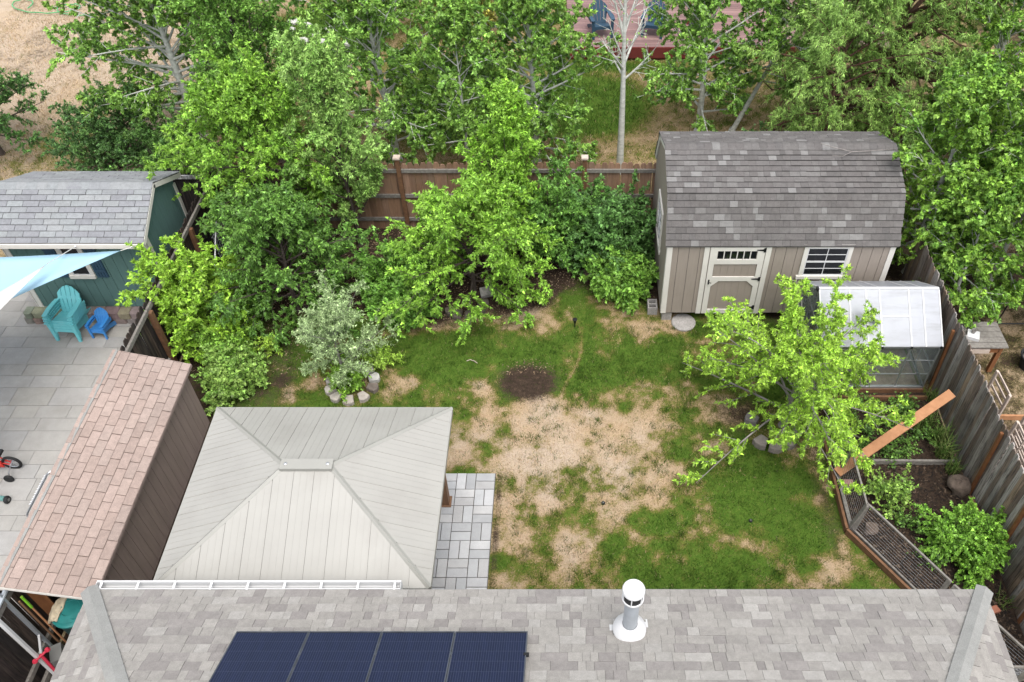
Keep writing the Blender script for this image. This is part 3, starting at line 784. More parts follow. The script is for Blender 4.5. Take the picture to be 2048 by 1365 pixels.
# door
FY = SY0-.0145
def frame(m, x0, x1, z0, z1, w, y0, y1):
    m.box(x0, x1, y0, y1, z1-w, z1); m.box(x0, x1, y0, y1, z0, z0+w); m.box(x0, x0+w, y0, y1, z0+w, z1-w); m.box(x1-w, x1, y0, y1, z0+w, z1-w); return m
m = MB(); m.box(2.54, 3.88, FY-.035, FY, 2.03, 2.115); m.box(2.57, 2.67, FY-.025, FY, SB, 2.03); m.box(3.75, 3.85, FY-.025, FY, SB, 2.03); m.build('door_frame', M['cream'], ts)
dr = MB().box(2.685, 3.735, FY-.008, FY, SB+.01, 2.02).build('door', M['tan'], ts, own=True)
for i in range(6): MB().box(2.80+i*.137+.003, 2.80+(i+1)*.137-.003, FY-.013, FY-.009, SB+.12, 1.62).build('door_board', M['tan'], dr, own=True)
m = MB(); y0, y1 = FY-.034, FY-.014
m.box(2.685, 2.79, y0, y1, SB+.01, 2.02); m.box(3.63, 3.735, y0, y1, SB+.01, 2.02)
m.box(2.79, 3.63, y0, y1, 1.60, 1.72); m.box(2.79, 3.63, y0, y1, 1.93, 2.02); m.box(2.79, 3.63, y0, y1, 1.16, 1.27); m.box(2.79, 3.63, y0, y1, SB+.01, SB+.12)
m.box(2.79, 2.83, y0, y1, 1.72, 1.93); m.box(3.59, 3.63, y0, y1, 1.72, 1.93)
m.prism([(2.79, y0, 1.16), (2.79, y0, 1.02), (2.93, y0, 1.16)], (0, .019, 0)); m.prism([(3.63, y0, 1.16), (3.49, y0, 1.16), (3.63, y0, 1.02)], (0, .019, 0))
for i in range(1, 6): m.box(2.83+i*.1267-.009, 2.83+i*.1267+.009, y0+.004, y1, 1.72, 1.93)
m.build('door_stile_and_rail', M['cream'], dr)
for i in range(6): MB().box(2.83+i*.1267+.009, 2.83+(i+1)*.1267-.009, FY-.0125, FY-.0095, 1.72, 1.93).build('pane', M['pane_dark_inside'], dr, own=True)
for z in (1.96, 1.22, .45):
    m = MB(); m.box(3.70, 3.745, y0-.012, y0-.001, z-.05, z+.05); m.prism([(3.70, y0-.01, z-.022), (3.70, y0-.01, z+.022), (3.57, y0-.01, z+.008), (3.57, y0-.01, z-.008)], (0, .009, 0)); m.build('hinge', M['black'], dr, own=True)
m = MB(); m.box(2.725, 2.75, y0-.01, y0-.001, 1.08, 1.2); m.tube([(2.737, y0-.01, 1.16), (2.737, y0-.05, 1.16), (2.78, y0-.055, 1.16)], .009, 6); m.build('handle', M['black'], dr, own=True)
MB().box(3.17, 3.27, FY-.042, FY-.0355, 2.05, 2.085).build('name_plate', M['grey_wood'], ts, own=True)
# front window
def window(parent, x0, x1, z0, z1, y, nx, nz, trim=.09, sill=True, ears=.04):
    m = MB(); m.box(x0-trim, x1+trim, y-.028, y, z1, z1+trim); m.box(x0-trim, x0, y-.028, y, z0, z1); m.box(x1, x1+trim, y-.028, y, z0, z1)
    w = m.build('window', M['cream'], parent, own=True)
    MB().box(x0-trim-ears, x1+trim+ears, y-.045, y, z1+trim, z1+trim+.03).build('head_trim', M['cream'], w)
    MB().box(x0-trim-ears, x1+trim+ears, y-.05, y, z0-trim, z0).build('sill', M['cream'], w)
    f = MB(); frame(f, x0, x1, z0, z1, .022, y-.02, y-.001)
    f.box(x0+.022, x1-.022, y-.02, y-.001, (z0+z1)/2-.018, (z0+z1)/2+.018); f.build('sash', M['white'], w)
    g = MB()
    for i in range(1, nx): X = x0+(x1-x0)*i/nx; g.box(X-.007, X+.007, y-.014, y-.001, z0+.022, z1-.022)
    for j in range(1, nz):
        if j*2 == nz: continue
        Z = z0+(z1-z0)*j/nz; g.box(x0+.022, x1-.022, y-.0135, y-.0015, Z-.007, Z+.007)
    g.build('muntin', M['white'], w)
    for i in range(nx):
        for j in range(nz): MB().box(x0+(x1-x0)*i/nx+.004, x0+(x1-x0)*(i+1)/nx-.004, y-.008, y-.003, z0+(z1-z0)*j/nz+.004, z0+(z1-z0)*(j+1)/nz-.004).build('pane', M['pane_dark_inside'], w, own=True)
    return w
window(ts, 4.55, 5.33, 1.30, 2.0, FY, 2, 4, trim=.075)
# gable window (on the left end wall)
gx = SX0-.0145
m = MB(); wy0, wy1, wz0, wz1 = 13.5, 14.2, 1.1, 1.95
for (a, b, c_, d) in ((wy0-.08, wy1+.08, wz1, wz1+.08), (wy0-.1, wy1+.1, wz0-.08, wz0), (wy0-.08, wy0, wz0, wz1), (wy1, wy1+.08, wz0, wz1)): m.box(gx-.03, gx, a, b, c_, d)
w = m.build('window', M['cream'], ts, own=True)
m = MB(); m.box(gx-.02, gx-.006, wy0, wy1, (wz0+wz1)/2-.02, (wz0+wz1)/2+.02); m.box(gx-.018, gx-.006, (wy0+wy1)/2-.008, (wy0+wy1)/2+.008, wz0, wz1)
for q in (.25, .75): m.box(gx-.017, gx-.007, wy0, wy1, wz0+(wz1-wz0)*q-.007, wz0+(wz1-wz0)*q+.007)
m.build('muntin', M['white'], w)
for i in range(2):
    for j in range(4): MB().box(gx-.006, gx-.002, wy0+.35*i+.004, wy0+.35*(i+1)-.004, wz0+.2125*j+.004, wz0+.2125*(j+1)-.004).build('pane', M['pane_dark_inside'], w, own=True)
# skids and piers
MB().box(SX0, SX1, SY0+.01, SY1, SB-.03, SB-.001).build('floor_frame', M['underlay'], ts)
for x in (2.0, 3.3, 4.7, 6.0): MB().box(x-.1, x+.1, SY0+.03, SY0+.4, 0, SB-.031).build('pier_block', M['concrete'], ts, own=True)
MB().box(SX0+.02, SX1-.02, SY0+.5, SY0+.6, 0.0, SB-.031).build('skid', M['brown_wood'], ts)

# ------------------------------------------------------------------ green shed on the left
gs = thing('neighbour_shed', 'teal shed with pale grey shingle roof behind the patio', 'shed', (-9.55, 13.5, 0))
gx0_, gx1_, gy0, gy1, gb, gw = -10.93, -8.13, 12.62, 14.35, .3, 2.13
GR = (-11.02, -8.02); GF, GRY, GB_ = 12.33, 13.46, 14.56; gze, gzr, gzb = 2.20, 2.76, 2.24
MB().prism([(gx0_+.02, gy0+.001, gb), (gx0_+.02, gy1, gb), (gx0_+.02, gy1, gw+.02), (gx0_+.02, GRY, gzr-.06), (gx0_+.02, gy0+.001, gw+.02)], (gx1_-gx0_-.04, 0, 0)).build('wall_core', M['underlay'], gs)
boards(gs, gx0_, gx1_, gy0, gb, gw+.1, 14, M['teal'])
for xx, sg in ((gx1_, 1), (gx0_, -1)):
    n = 8; w = (gy1-gy0)/n
    for i in range(n):
        a, b = gy0+i*w+.004, gy0+(i+1)*w-.004
        tp = lambda q: gzr-.05-(gzr-gze)*abs(q-GRY)/(GRY-GF)
        x = xx-sg*.02; pts = [(x, a, gb), (x, b, gb), (x, b, tp(b))]+([(x, GRY, tp(GRY))] if a < GRY < b else [])+[(x, a, tp(a))]
        MB().prism(pts, (sg*.034, 0, 0)).build('siding_board', M['teal'], gs, own=True)
    MB().box(min(xx, xx-sg*.09), max(xx, xx-sg*.09), gy0-.032, gy0-.0145, gb, gw).build('corner_trim', M['cream'], gs)
    MB().box(xx+sg*.0145, xx+sg*.032, gy0-.032, gy0+.07, gb, gw).build('corner_trim', M['cream'], gs)
    MB().box(xx+sg*.0145, xx+sg*.032, gy1-.07, gy1+.02, gb, gw).build('corner_trim', M['cream'], gs)
    ex = GR[1] if sg > 0 else GR[0]
    for a, b in (((GF, gze), (GRY, gzr)), ((GRY, gzr), (GB_, gzb))):
        up = Vector((0, -(b[1]-a[1]), (b[0]-a[0]))).normalized()
        MB().beam(Vector((ex, *a))-up*.05, Vector((ex, *b))-up*.05, .022, .09, up).build('barge_board', M['cream'], gs)
m = MB()
for a, b in (((GF, gze), (GRY, gzr)), ((GRY, gzr), (GB_, gzb))): m.prism([(GR[0], a[0], a[1]), (GR[0], b[0], b[1]), (GR[0], b[0], b[1]-.02), (GR[0], a[0], a[1]-.02)], (GR[1]-GR[0], 0, 0))
m.build('roof_deck', M['felt'], gs)
MB().box(GR[0], GR[1]+.01, GF-.03, GF-.002, gze-.1, gze-.002).build('eave_fascia', M['cream'], gs)
rnd = random.Random(4)
GP = [(0.264,0.277,0.282),(0.277,0.286,0.290),(0.255,0.264,0.273),(0.242,0.246,0.260),(0.282,0.295,0.299),(0.264,0.273,0.282),(0.229,0.233,0.246)]
V = Vector((0, GRY-GF, gzr-gze)); L = V.length; n = 10
it = shingles(gs, (0, GF, gze), (1, 0, 0), V, n, L/n, lambda a, b: (GR[0]-.01, GR[1]+.012), lambda r: .305, GP, rnd, th=.008, gap=.009, rgap=.011, shift=lambda i: (i % 2)*.15+.03*(i % 3))
V = Vector((0, GRY-GB_, gzr-gzb)); n = 10
it += shingles(gs, (0, GB_, gzb), (1, 0, 0), V, n, V.length/n, lambda a, b: (GR[0]-.01, GR[1]+.012), lambda r: .305, GP, rnd, th=.008, gap=.009, rgap=.011, shift=lambda i: (i % 2)*.15)
gs_mesh = slab_mesh('grey_shingle', M['shingle'])
lay(gs, it, gs_mesh, M['shingle_attr'], 'shingle', 300)
x = GR[0]
while x < GR[1]-.02:
    w = min(.2, GR[1]-x); mm = MB(); zz = gzr+.022
    P = [(x, GRY-.14, zz-.062), (x, GRY, zz), (x, GRY+.14, zz-.058)]
    mm.prism(P+[(a, b, c_-.012) for a, b, c_ in P[::-1]], (w-.002, 0, 0)).build('ridge_cap', M['shingle'], gs, color=rnd.choice(GP[:3]), own=True); x += w
fy = gy0-.0145
w = window(gs, -9.86, -9.50, 1.18, 1.98, fy, 1, 2, trim=.075, ears=0)
for (a, b) in ((-9.40, -9.17), (-10.19, -9.96)):
    s = MB().box(a, b, fy-.012, fy, 1.12, 2.03).build('shutter', M['navy'], gs, own=True)
    for i in range(4): MB().box(a+.006+i*(b-a)/4, a-.004+(i+1)*(b-a)/4, fy-.024, fy-.0125, 1.12, 2.03).build('slat', M['greybox'] if False else M['navy'], s, own=True)
    for z in (1.3, 1.85): MB().box(a, b, fy-.034, fy-.0245, z-.035, z+.035).build('batten', M['navy'], s, own=True)
for x in (-9.27, -8.22): MB().tube([(x, GF-.03, 2.15), (x, GF-.07, 2.16), (x, GF-.08, 2.19), (x, GF-.06, 2.2)], .008, 6).build('eye_bolt', M['silver'], gs, own=True)
# low wall of blocks under its front
lw = thing('block_ledge', 'low ledge of tan retaining blocks along the foot of teal shed', 'ledge', (-9.6, 12.5, 0))
rnd = random.Random(3)
for row in range(2):
    x = -11.25+row*.05
    while x < -8.05:
        w = rnd.uniform(.16, .30); dpt = rnd.uniform(.0, .03)
        x2 = min(x+w, -8.0)
        mm = MB(); z0 = .018+row*.145; z1 = z0+.138
        a, b = x+.005, x2-.005; bev = .025
        pts = [(a+bev, 12.36+dpt), (b-bev, 12.36+dpt), (b, 12.39+dpt), (b, 12.6), (a, 12.6), (a, 12.39+dpt)]
        mm.prism([(p, q, z0) for p, q in pts], (0, 0, z1-z0)).build('block', M['stone'], lw, color=tuple(v*rnd.uniform(.8, 1.15) for v in (.27, .235, .2)), own=True)
        x = x2

# ------------------------------------------------------------------ brown lean-to shed with salmon roof
rs = thing('lean_to_shed', 'long brown lean-to shed with salmon shingle roof against the left fence', 'shed', (-7.1, 7.7, 0))
LX0, LX1, LY0, LY1, LZ0, LZ1 = -7.71, -6.58, 5.52, 9.86, 1.90, 1.55
MB().prism([(-7.55, LY0+1.1, 0), (-6.71, LY0+1.1, 0), (-6.71, LY0+1.1, 1.545), (-7.55, LY0+1.1, 1.8)], (0, LY1-LY0-1.17, 0)).build('wall_core', M['underlay'], rs)
n = 22; w = (LY1-.06-(LY0+.1))/n
for i in range(n): MB().box(-6.709, -6.69, LY0+.1+i*w+.004, LY0+.1+(i+1)*w-.004, .02, 1.535).build('siding_board', M['brown_siding'], rs, own=True)
for i in range(5): MB().box(-7.55+i*.168+.004, -7.55+(i+1)*.168-.004, LY1-.069, LY1-.05, .02, 1.5).build('siding_board', M['brown_siding'], rs, own=True)
MB().prism([(LX0, LY0, LZ0), (LX1, LY0, LZ1), (LX1, LY0, LZ1-.03), (LX0, LY0, LZ0-.03)], (0, LY1-LY0, 0)).build('roof_deck', M['felt_brown'], rs)
MB().box(LX1-.004, LX1+.018, LY0-.01, LY1+.01, LZ1-.05, LZ1+.002).build('eave_trim', M['brown_siding'], rs)
U = Vector((LX1-LX0, 0, LZ1-LZ0)); 
MB().beam((LX0, LY0-.012, LZ0-.02), (LX1, LY0-.012, LZ1-.02), .02, .05).build('edge_trim', M['cream'], rs)
rnd = random.Random(14)
RP = [(0.369,0.286,0.248),(0.378,0.294,0.257),(0.357,0.277,0.241),(0.349,0.277,0.243),(0.386,0.303,0.264),(0.366,0.290,0.254)]
it = shingles(rs, (LX1+.012, LY0-.02, LZ1), (0, 1, 0), (LX0-LX1, 0, LZ0-LZ1), 9, .141, lambda a, b: (0, LY1-LY0+.03), lambda r: .3, RP, rnd, th=.006, gap=.006, rgap=.005, shift=lambda i: (i % 2)*.15)
rs_mesh = slab_mesh('salmon_shingle', M['shingle'])
lay(rs, it, rs_mesh, M['shingle_attr'], 'shingle', 300)
MB().beam((LX0-.0, LY0, LZ0+.008), (LX0-.0, LY1, LZ0+.008), .04, .03).build('ridge_trim', M['hipcap'], rs)

# ------------------------------------------------------------------ fences
def fence(name, label, a, b, h, mat, palette, width=.14, rails=(), rail_side=1, rail_mat=None, posts=(), post_mat=None, post_h=None, lean=0.0, seed=1, jit=.03, rail_size=(.04, .085), cap=False, th=.018):
    """pickets from a to b (plan points); rails and posts on one side"""
    a, b = Vector((*a, 0)), Vector((*b, 0)); d = (b-a); L = d.length; d.normalize(); nrm = Vector((-d.y, d.x, 0))*rail_side
    t = thing(name, label, 'fence', tuple((a+b)/2))
    me = picket_mesh(mat); r = random.Random(seed)
    n = int(L/width)
    for i in range(n):
        p = a+d*((i+.5)*L/n); hh = h+r.uniform(-jit, jit)
        up = (Vector((0, 0, 1))+nrm*(lean+r.uniform(-.006, .006))+d*r.uniform(-.008, .008)).normalized()
        c = r.choice(palette); k = r.uniform(.75, 1.25)
        put('picket', me, None, t, M=basis(p+nrm*r.uniform(-.003, .003), d*(L/n-.006), -nrm*th, up*hh), color=tuple(q*k for q in c))
    for z in rails:
        segs = [0]+[q for q in posts if 0 < q < L]+[L]
        for s0, s1 in zip(segs[:-1], segs[1:]):
            P, Q = a+d*(s0+.01)+nrm*(.028+lean*z)+Vector((0, 0, z)), a+d*(s1-.01)+nrm*(.028+lean*z)+Vector((0, 0, z))
            MB().beam(P, Q, rail_size[0], rail_size[1]).build('rail', rail_mat or mat, t, own=True)
    for q in posts:
        p = a+d*q+nrm*.062
        hh = post_h or h
        m = MB().obox(p+Vector((0, 0, hh/2)), d*.09, nrm*.09, (0, 0, hh)); po = m.build('post', post_mat or mat, t, own=True)
        if cap: MB().obox(p+Vector((0, 0, hh+.02)), d*.15, nrm*.15, (0, 0, .04)).build('post_cap', M['pale_wood'], po)
    return t
BROWN = [(0.375, 0.225, 0.144), (0.338, 0.2, 0.125), (0.413, 0.256, 0.175), (0.312, 0.188, 0.125), (0.375, 0.25, 0.175)]
fence('back_fence', 'reddish brown board fence with grey rails behind the fruit trees', (-7.78, 15.52), (1.95, 15.52), 1.8, M['cedar_new'], BROWN, .14, (.3, .95, 1.62), -1, M['grey_wood'], (.08, 2.05, 4.05, 6.05, 8.1), M['brown_wood'], 1.97, cap=True, seed=2)
fence('back_fence', 'dark board fence running behind the tan shed to the corner', (6.2, 15.5), (7.0, 15.5), 1.75, M['fence_dark'], [(.1,.075,.06),(.07,.05,.042)], .14, (.3, 1.6), -1, M['brown_wood'], (), seed=31)
DARK = [(.055,.04,.034),(.045,.033,.03),(.075,.052,.042),(.04,.032,.03),(.09,.06,.045)]
fence('side_fence', 'dark weathered board fence with grey top rail beside the teal shed', (-7.76, 15.42), (-7.76, 3.0), 1.78, M['fence_dark'], DARK, .135, (.35, 1.62), 1, M['grey_wood'], (1.9, 4.3, 6.5, 8.9, 11.0), M['brown_wood'], 1.6, seed=3, jit=.02, rail_size=(.045, .09))
fence('gate_fence', 'short dark fence section closing the gap beside the teal shed', (-8.78, 15.46), (-7.86, 15.46), 1.72, M['fence_dark'], [(.04,.035,.035),(.03,.027,.028)], .14, (.4, 1.5), -1, M['fence_dark'], (), seed=6)
GREY = [(0.372, 0.333, 0.302), (0.31, 0.264, 0.232), (0.434, 0.395, 0.364), (0.264, 0.202, 0.163), (0.341, 0.248, 0.178), (0.388, 0.357, 0.333), (0.217, 0.163, 0.132)]
rf = fence('side_fence', 'silvery streaked leaning board fence along the vegetable bed', (6.98, 13.3), (6.92, 4.6), 1.8, M['fence_grey'], GREY, .115, (), -1, None, (), lean=.055, seed=9, jit=.035)
for (y, zt) in ((10.62, 1.62), (8.25, 1.72), (7.0, 1.6), (5.9, 1.6)):
    MB().beam((6.92, y, 0), (6.86, y, zt), .05, .05, (1, 0, 0)).build('support_strip', M['rust_wood'], rf, own=True)
for z in (.4, 1.45): MB().beam((7.0-.055*z+.075, 13.2, z), (6.97-.055*z+.075, 4.7, z), .04, .085).build('rail', M['grey_wood'], rf, own=True)

# ------------------------------------------------------------------ greenhouse
gh = thing('greenhouse', 'small aluminium greenhouse with milky roof panels beside the tan shed', 'greenhouse', (5.65, 11.3, 0))
HX0, HX1, HY0, HY1, HM, HE, HRZ = 4.58, 6.72, 10.55, 12.25, 11.42, 1.28, 1.88
m = MB()
for x0, x1 in ((HX0, HX1),):
    for y in (HY0, HY1): m.beam((x0, y, .16), (x1, y, .16), .05, .05)
    for x in (HX0, HX1): m.beam((x, HY0, .16), (x, HY1, .16), .05, .05)
m.build('base_rail', M['alu'], gh)
for x in np.linspace(HX0, HX1, 5):
    for y in (HY0, HY1): MB().beam((x, y, .16), (x, y, HE), .025, .025, (1, 0, 0)).build('upright', M['alu'], gh, own=True)
for y in (HY0, HY1):
    MB().beam((HX0-.03, y, HE), (HX1+.03, y, HE), .05, .05).build('eave_rail', M['alu'], gh, own=True)
    for z in (.53, .9): MB().beam((HX0, y, z), (HX1, y, z), .015, .02).build('glazing_bar', M['alu'], gh, own=True)
for a, b in ((HX0, HX0+.53), (HX1, HX1-.53)): MB().beam((a, HY0-.016, .2), (b, HY0-.016, HE-.04), .012, .02, (0, 1, 0)).build('brace', M['alu'], gh, own=True)
for x in (HX0, HX1):
    for y in (HY0+.55, HM, HY1-.55):
        MB().beam((x, y, .16), (x, y, HE+(HRZ-HE)*(1-abs(y-HM)/.9)), .022, .022, (1, 0, 0)).build('upright', M['alu'], gh, own=True)
    for z in (.7, HE): MB().beam((x, HY0, z), (x, HY1, z), .02, .025).build('glazing_bar', M['alu'], gh, own=True)
    for (ya, yb) in ((HY0, HM), (HY1, HM)): MB().beam((x, ya, HE+.01), (x, yb, HRZ), .04, .04).build('gable_bar', M['white'], gh, own=True)
MB().beam((HX0-.05, HM, HRZ+.02), (HX1+.05, HM, HRZ+.02), .05, .04).build('ridge_bar', M['white'], gh)
for x in (HX0-.05, HX1+.05): MB().box(x-.02, x+.02, HM-.035, HM+.035, HRZ-.02, HRZ+.05).build('ridge_cap', M['rubber'], gh, own=True)
for i, x in enumerate(np.linspace(HX0, HX1, 5)): MB().box(x-.018, x+.018, HY0-.045, HY0-.026, HE-.02, HE+.03).build('bracket', M['rubber'], gh, own=True)
xs = [HX0-.02, 4.87, 5.1, 5.4, 5.65, 6.18, 6.44, HX1+.02]
for k, (ya, sgn) in enumerate(((HY0, 1), (HY1, -1))):
    V = Vector((0, HM-ya, HRZ-HE)); Nn = Vector((1, 0, 0)).cross(V).normalized()
    if Nn.z < 0: Nn = -Nn
    E0 = Vector((0, ya, HE+.03))-V.normalized()*.03
    for a, b in zip(xs[:-1], xs[1:]):
        P = E0+Vector((a+.008, 0, 0)); Q = E0+Vector((b-.008, 0, 0))
        MB().prism([P, Q, Q+V*1.0, P+V*1.0], Nn*.008).build('roof_panel', M['poly'], gh, own=True)
    for x in xs: MB().beam(E0+Vector((x, 0, 0))+Nn*.012, E0+Vector((x, 0, 0))+V*1.0+Nn*.012, .022, .014, Nn).build('roof_bar', M['white'], gh, own=True)
    if k == 0:
        MB().beam(E0+Vector((5.66, 0, 0))+V*.53+Nn*.014, E0+Vector((6.17, 0, 0))+V*.53+Nn*.014, .03, .01, Nn).build('roof_vent_edge', M['white'], gh)
for i in range(4):
    a, b = np.linspace(HX0, HX1, 5)[i:i+2]
    for y in (HY0, HY1): MB().box(a+.014, b-.014, y-.003, y+.003, .19, HE-.03).build('wall_pane', M['glass'], gh, own=True)
for x in (HX0, HX1):
    MB().prism([(x-.003, HY0+.014, .19), (x-.003, HY1-.014, .19), (x-.003, HY1-.014, HE-.02), (x-.003, HM, HRZ-.03), (x-.003, HY0+.014, HE-.02)], (.006, 0, 0)).build('end_pane', M['glass'], gh, own=True)
MB().box(HX0+.03, HX1-.03, HY0+.03, HY1-.03, .0, .06).build('floor', mk('greenhouse_soil', (.3, .22, .16), amount=.35, scale=12, rough=1), gh)
MB().beam((HX0-.05, HY0-.03, .07), (HX1+.02, HY0-.03, .07), .04, .13).build('sill_timber', M['brown_wood'], gh)

# ------------------------------------------------------------------ vegetable bed
def soil_map(X, Y):
    n = fbm(X, Y, 2.5, N_C)-.5
    return np.clip(.05+1.0*n, 0, .5)*sstep(8.7, 9.2, Y), np.clip(1.5+.4*n, 0, 1.5), X*0
def bed_x(y): return np.where(y > 7.47, 4.62, np.minimum(4.62+(7.47-y)*.68, 6.9))
ys = np.linspace(4.0, 10.5, 130); V = []; C = []
for y in ys:
    a = float(bed_x(y))+.03
    for k in range(45):
        x = a+(6.9-a)*k/44
        V.append((x, y, .045+.05*(float(fbm(x, y, 3, N_B))-.5)))
V = np.array(V); g, s, p = soil_map(V[:, 0], V[:, 1]); i = np.arange(len(V)).reshape(130, 45)
F = np.stack([i[:-1, :-1], i[:-1, 1:], i[1:, 1:], i[1:, :-1]], -1).reshape(-1, 4)
tag(put('garden_bed_soil', np_mesh('garden_bed_soil', V, F, np.stack([g, s, p], -1), smooth=True), M['ground']), kind='structure')
rs_ = np.random.RandomState(3)
n = 9000; y = rs_.uniform(4.3, 10.4, n); a = bed_x(y)+.05; x = a+(6.85-a)*rs_.rand(n)
keep = (y < 8.8) | (rs_.rand(n) < .35); x, y = x[keep], y[keep]; n = len(x)
ang = rs_.rand(n)*6.28; L = rs_.uniform(.01, .035, n); W = L*rs_.uniform(.25, .5, n); z = .045+.05*(fbm(x, y, 3, N_B)-.5)+rs_.uniform(.004, .02, n)
dx, dy = np.cos(ang), np.sin(ang); tz = rs_.uniform(-.4, .4, n)*L
P = np.stack([x, y, z], -1); D = np.stack([dx*L, dy*L, tz], -1); S = np.stack([-dy*W, dx*W, tz*0], -1)
V = np.stack([P-D-S, P+D-S, P+D+S, P-D+S], 1).reshape(-1, 3)
pal = np.array([(.03,.02,.014),(.02,.014,.01),(.05,.033,.022),(.035,.024,.017),(.12,.085,.058),(.015,.011,.009)]); c = pal[rs_.randint(0, 6, n)]
tag(put('mulch_chips', np_mesh('mulch_chips', V, np.arange(4*n).reshape(-1, 4), np.repeat(c, 4, 0)), M['mulch']), 'bark chips scattered over the dark vegetable bed soil', 'mulch', kind='stuff')

def timber(label, a, b, w=.045, h=.14, mat='brown_wood', z=None, name='edging_timber'):
    o = MB().beam((*a, (z or h/2+.01)), (*b, (z or h/2+.01)), w, h).build(name, M[mat]); tag(o, label, 'timber', 'timbers edging the vegetable bed'); return o
timber('brown edging timber between the lawn and the vegetable bed, beside the stone ring tree', (4.60, 10.3), (4.60, 7.48))
timber('brown edging timber running diagonally under the wire panel towards the house', (4.60, 7.46), (5.68, 5.88))
timber('grey brown timber lying across the middle of the vegetable bed', (4.75, 8.86), (6.82, 8.84), mat='grey_wood')
timber('brown timber edging the bed in front of greenhouse', (4.7, 10.32), (6.75, 10.32))
timber('grey timber lying on the bed edge inside the first wire panel', (4.68, 9.1), (4.68, 7.6), .05, .07, 'grey_wood', .12)
timber('short brown stake lying by the rock below the streaked fence', (6.86, 8.1), (6.93, 7.6), .04, .06, 'brown_wood', .12)

def wire_panel(label, a, b, zb, zt, lean=(0, 0), n=12, gauge=.0013):
    a, b = Vector((*a, 0)), Vector((*b, 0)); d = (b-a); L = d.length; d.normalize(); nv = Vector((-d.y, d.x, 0)); up = Vector((lean[0], lean[1], zt-zb))
    t = thing('mesh_fence', label, 'fence', tuple((a+b)/2), 'wire panels round the vegetable bed')
    Z = Vector((0, 0, zb))
    for (p, q) in ((a+Z, a+Z+up), (b+Z, b+Z+up)):
        MB().beam(p, q, .07, .035, nv).build('stile', M['grey_wood'], t, own=True)
    MB().beam(a+Z+up-d*.02, b+Z+up+d*.02, .03, .035).build('top_rail', M['grey_wood'], t)
    MB().beam(a+Z+Vector((0, 0, .03)), b+Z+Vector((0, 0, .03)), .03, .045).build('bottom_rail', M['grey_wood'], t)
    m = MB(); r = random.Random(int(L*100))
    for i in range(1, n):
        f = i/n; w = r.uniform(-.008, .008)
        pts = [a+Z+up*f+d*(L*s_)+Vector((0, 0, w*math.sin(s_*6+i)-.02*math.sin(s_*math.pi))) for s_ in np.linspace(0.02, .98, 7)]
        m.tube(pts, gauge, 3, False)
    for i in range(1, int(L/.3)):
        s_ = i*.3; m.tube([a+Z+d*s_+up*.04, a+Z+d*s_+up*.97], gauge*.6, 3, False)
    m.build('wire_mesh', M['wire'], t)
    return t
wire_panel('grey framed wire panel leaning inward behind the plum tree branches', (4.66, 9.55), (4.66, 8.62), .1, .78, (.14, 0))
wire_panel('wire panel along the lawn edge by the leaning plank', (4.66, 8.58), (4.66, 7.52), .1, .78, (.12, 0))
wire_panel('widest wire panel set diagonally with mulch showing behind', (4.70, 7.46), (5.60, 6.13), .1, .78, (.1, .07))
wire_panel('wire panel with white top rail meeting the house eave', (5.66, 6.03), (6.45, 4.9), .1, .78, (.1, .07))
wire_panel('wire panel lying at the right house corner below the streaked fence', (5.95, 4.95), (6.85, 4.95), .15, .62, (0, .0), n=12)

# leaning plank
d = Vector((2.02, 1.04, .9)); a = Vector((4.62, 8.49, .28))
pl = MB().beam(a, a+d, .17, .04, (-.2, -.3, 1)).build('plank', M['orange_wood']); tag(pl, 'orange brown plank propped across the vegetable bed', 'plank')
bk = MB().box(4.70, 4.90, 8.33, 8.43, .1, .17).build('brick', mk('pink_brick', (.35, .2, .18), amount=.2, rough=.9)); tag(bk, 'pinkish brick lying in the bed under the plank foot', 'brick')
bk = MB().obox((6.55, 6.05, .1), (.16, .05, 0), (-.04, .1, 0), (0, 0, .08)).build('brick', mk('red_brick', (.4, .16, .1), amount=.2, rough=.9)); tag(bk, 'reddish brick at the foot of the fence near the house', 'brick')

def rock(name, label, c, r, mat, cat='rock', seed=1, flat=.7, group=None, color=None, amp=.28):
    rr = random.Random(seed); m = MB(); ku, kv = 12, 8
    ph = [(rr.uniform(0, 6.28), rr.randint(2, 5), rr.randint(1, 4)) for _ in range(5)]
    pts = []
    for i in range(kv+1):
        th = math.pi*i/kv
        for j in range(ku):
            a = 2*math.pi*j/ku
            s_ = 1+amp*sum(math.sin(p+a*k1+th*k2) for p, k1, k2 in ph)/3
            q = [math.sin(th)*math.cos(a), math.sin(th)*math.sin(a), math.cos(th)]
            q = [math.copysign(abs(v)**.72, v) for v in q]
            pts.append((c[0]+r[0]*s_*q[0], c[1]+r[1]*s_*q[1], c[2]+r[2]*flat*(1+s_*q[2])*.5+(-.02)))
    f = [(i*ku+j, i*ku+(j+1) % ku, (i+1)*ku+(j+1) % ku, (i+1)*ku+j) for i in range(kv) for j in range(ku)]
    m.poly(pts, f); o = m.build(name, mat, smooth=True, color=color); return tag(o, label, cat, group)
rock('rock', 'big brown rock on the bed beside the streaked fence', (6.72, 8.33, .05), (.2, .17, .36), M['rock'], seed=4)
rock('rock', 'grey brown rock behind the diagonal wire panel', (5.02, 7.5, .02), (.13, .11, .2), M['rock'], seed=7)
rock('rock', 'reddish rock in the dark soil left of the small currant bush', (.38, 13.85, 0), (.16, .2, .3), M['rock'], seed=9)
rock('rock', 'smaller dark red rock beside the reddish one', (.28, 14.2, 0), (.1, .12, .2), M['rock'], seed=12)
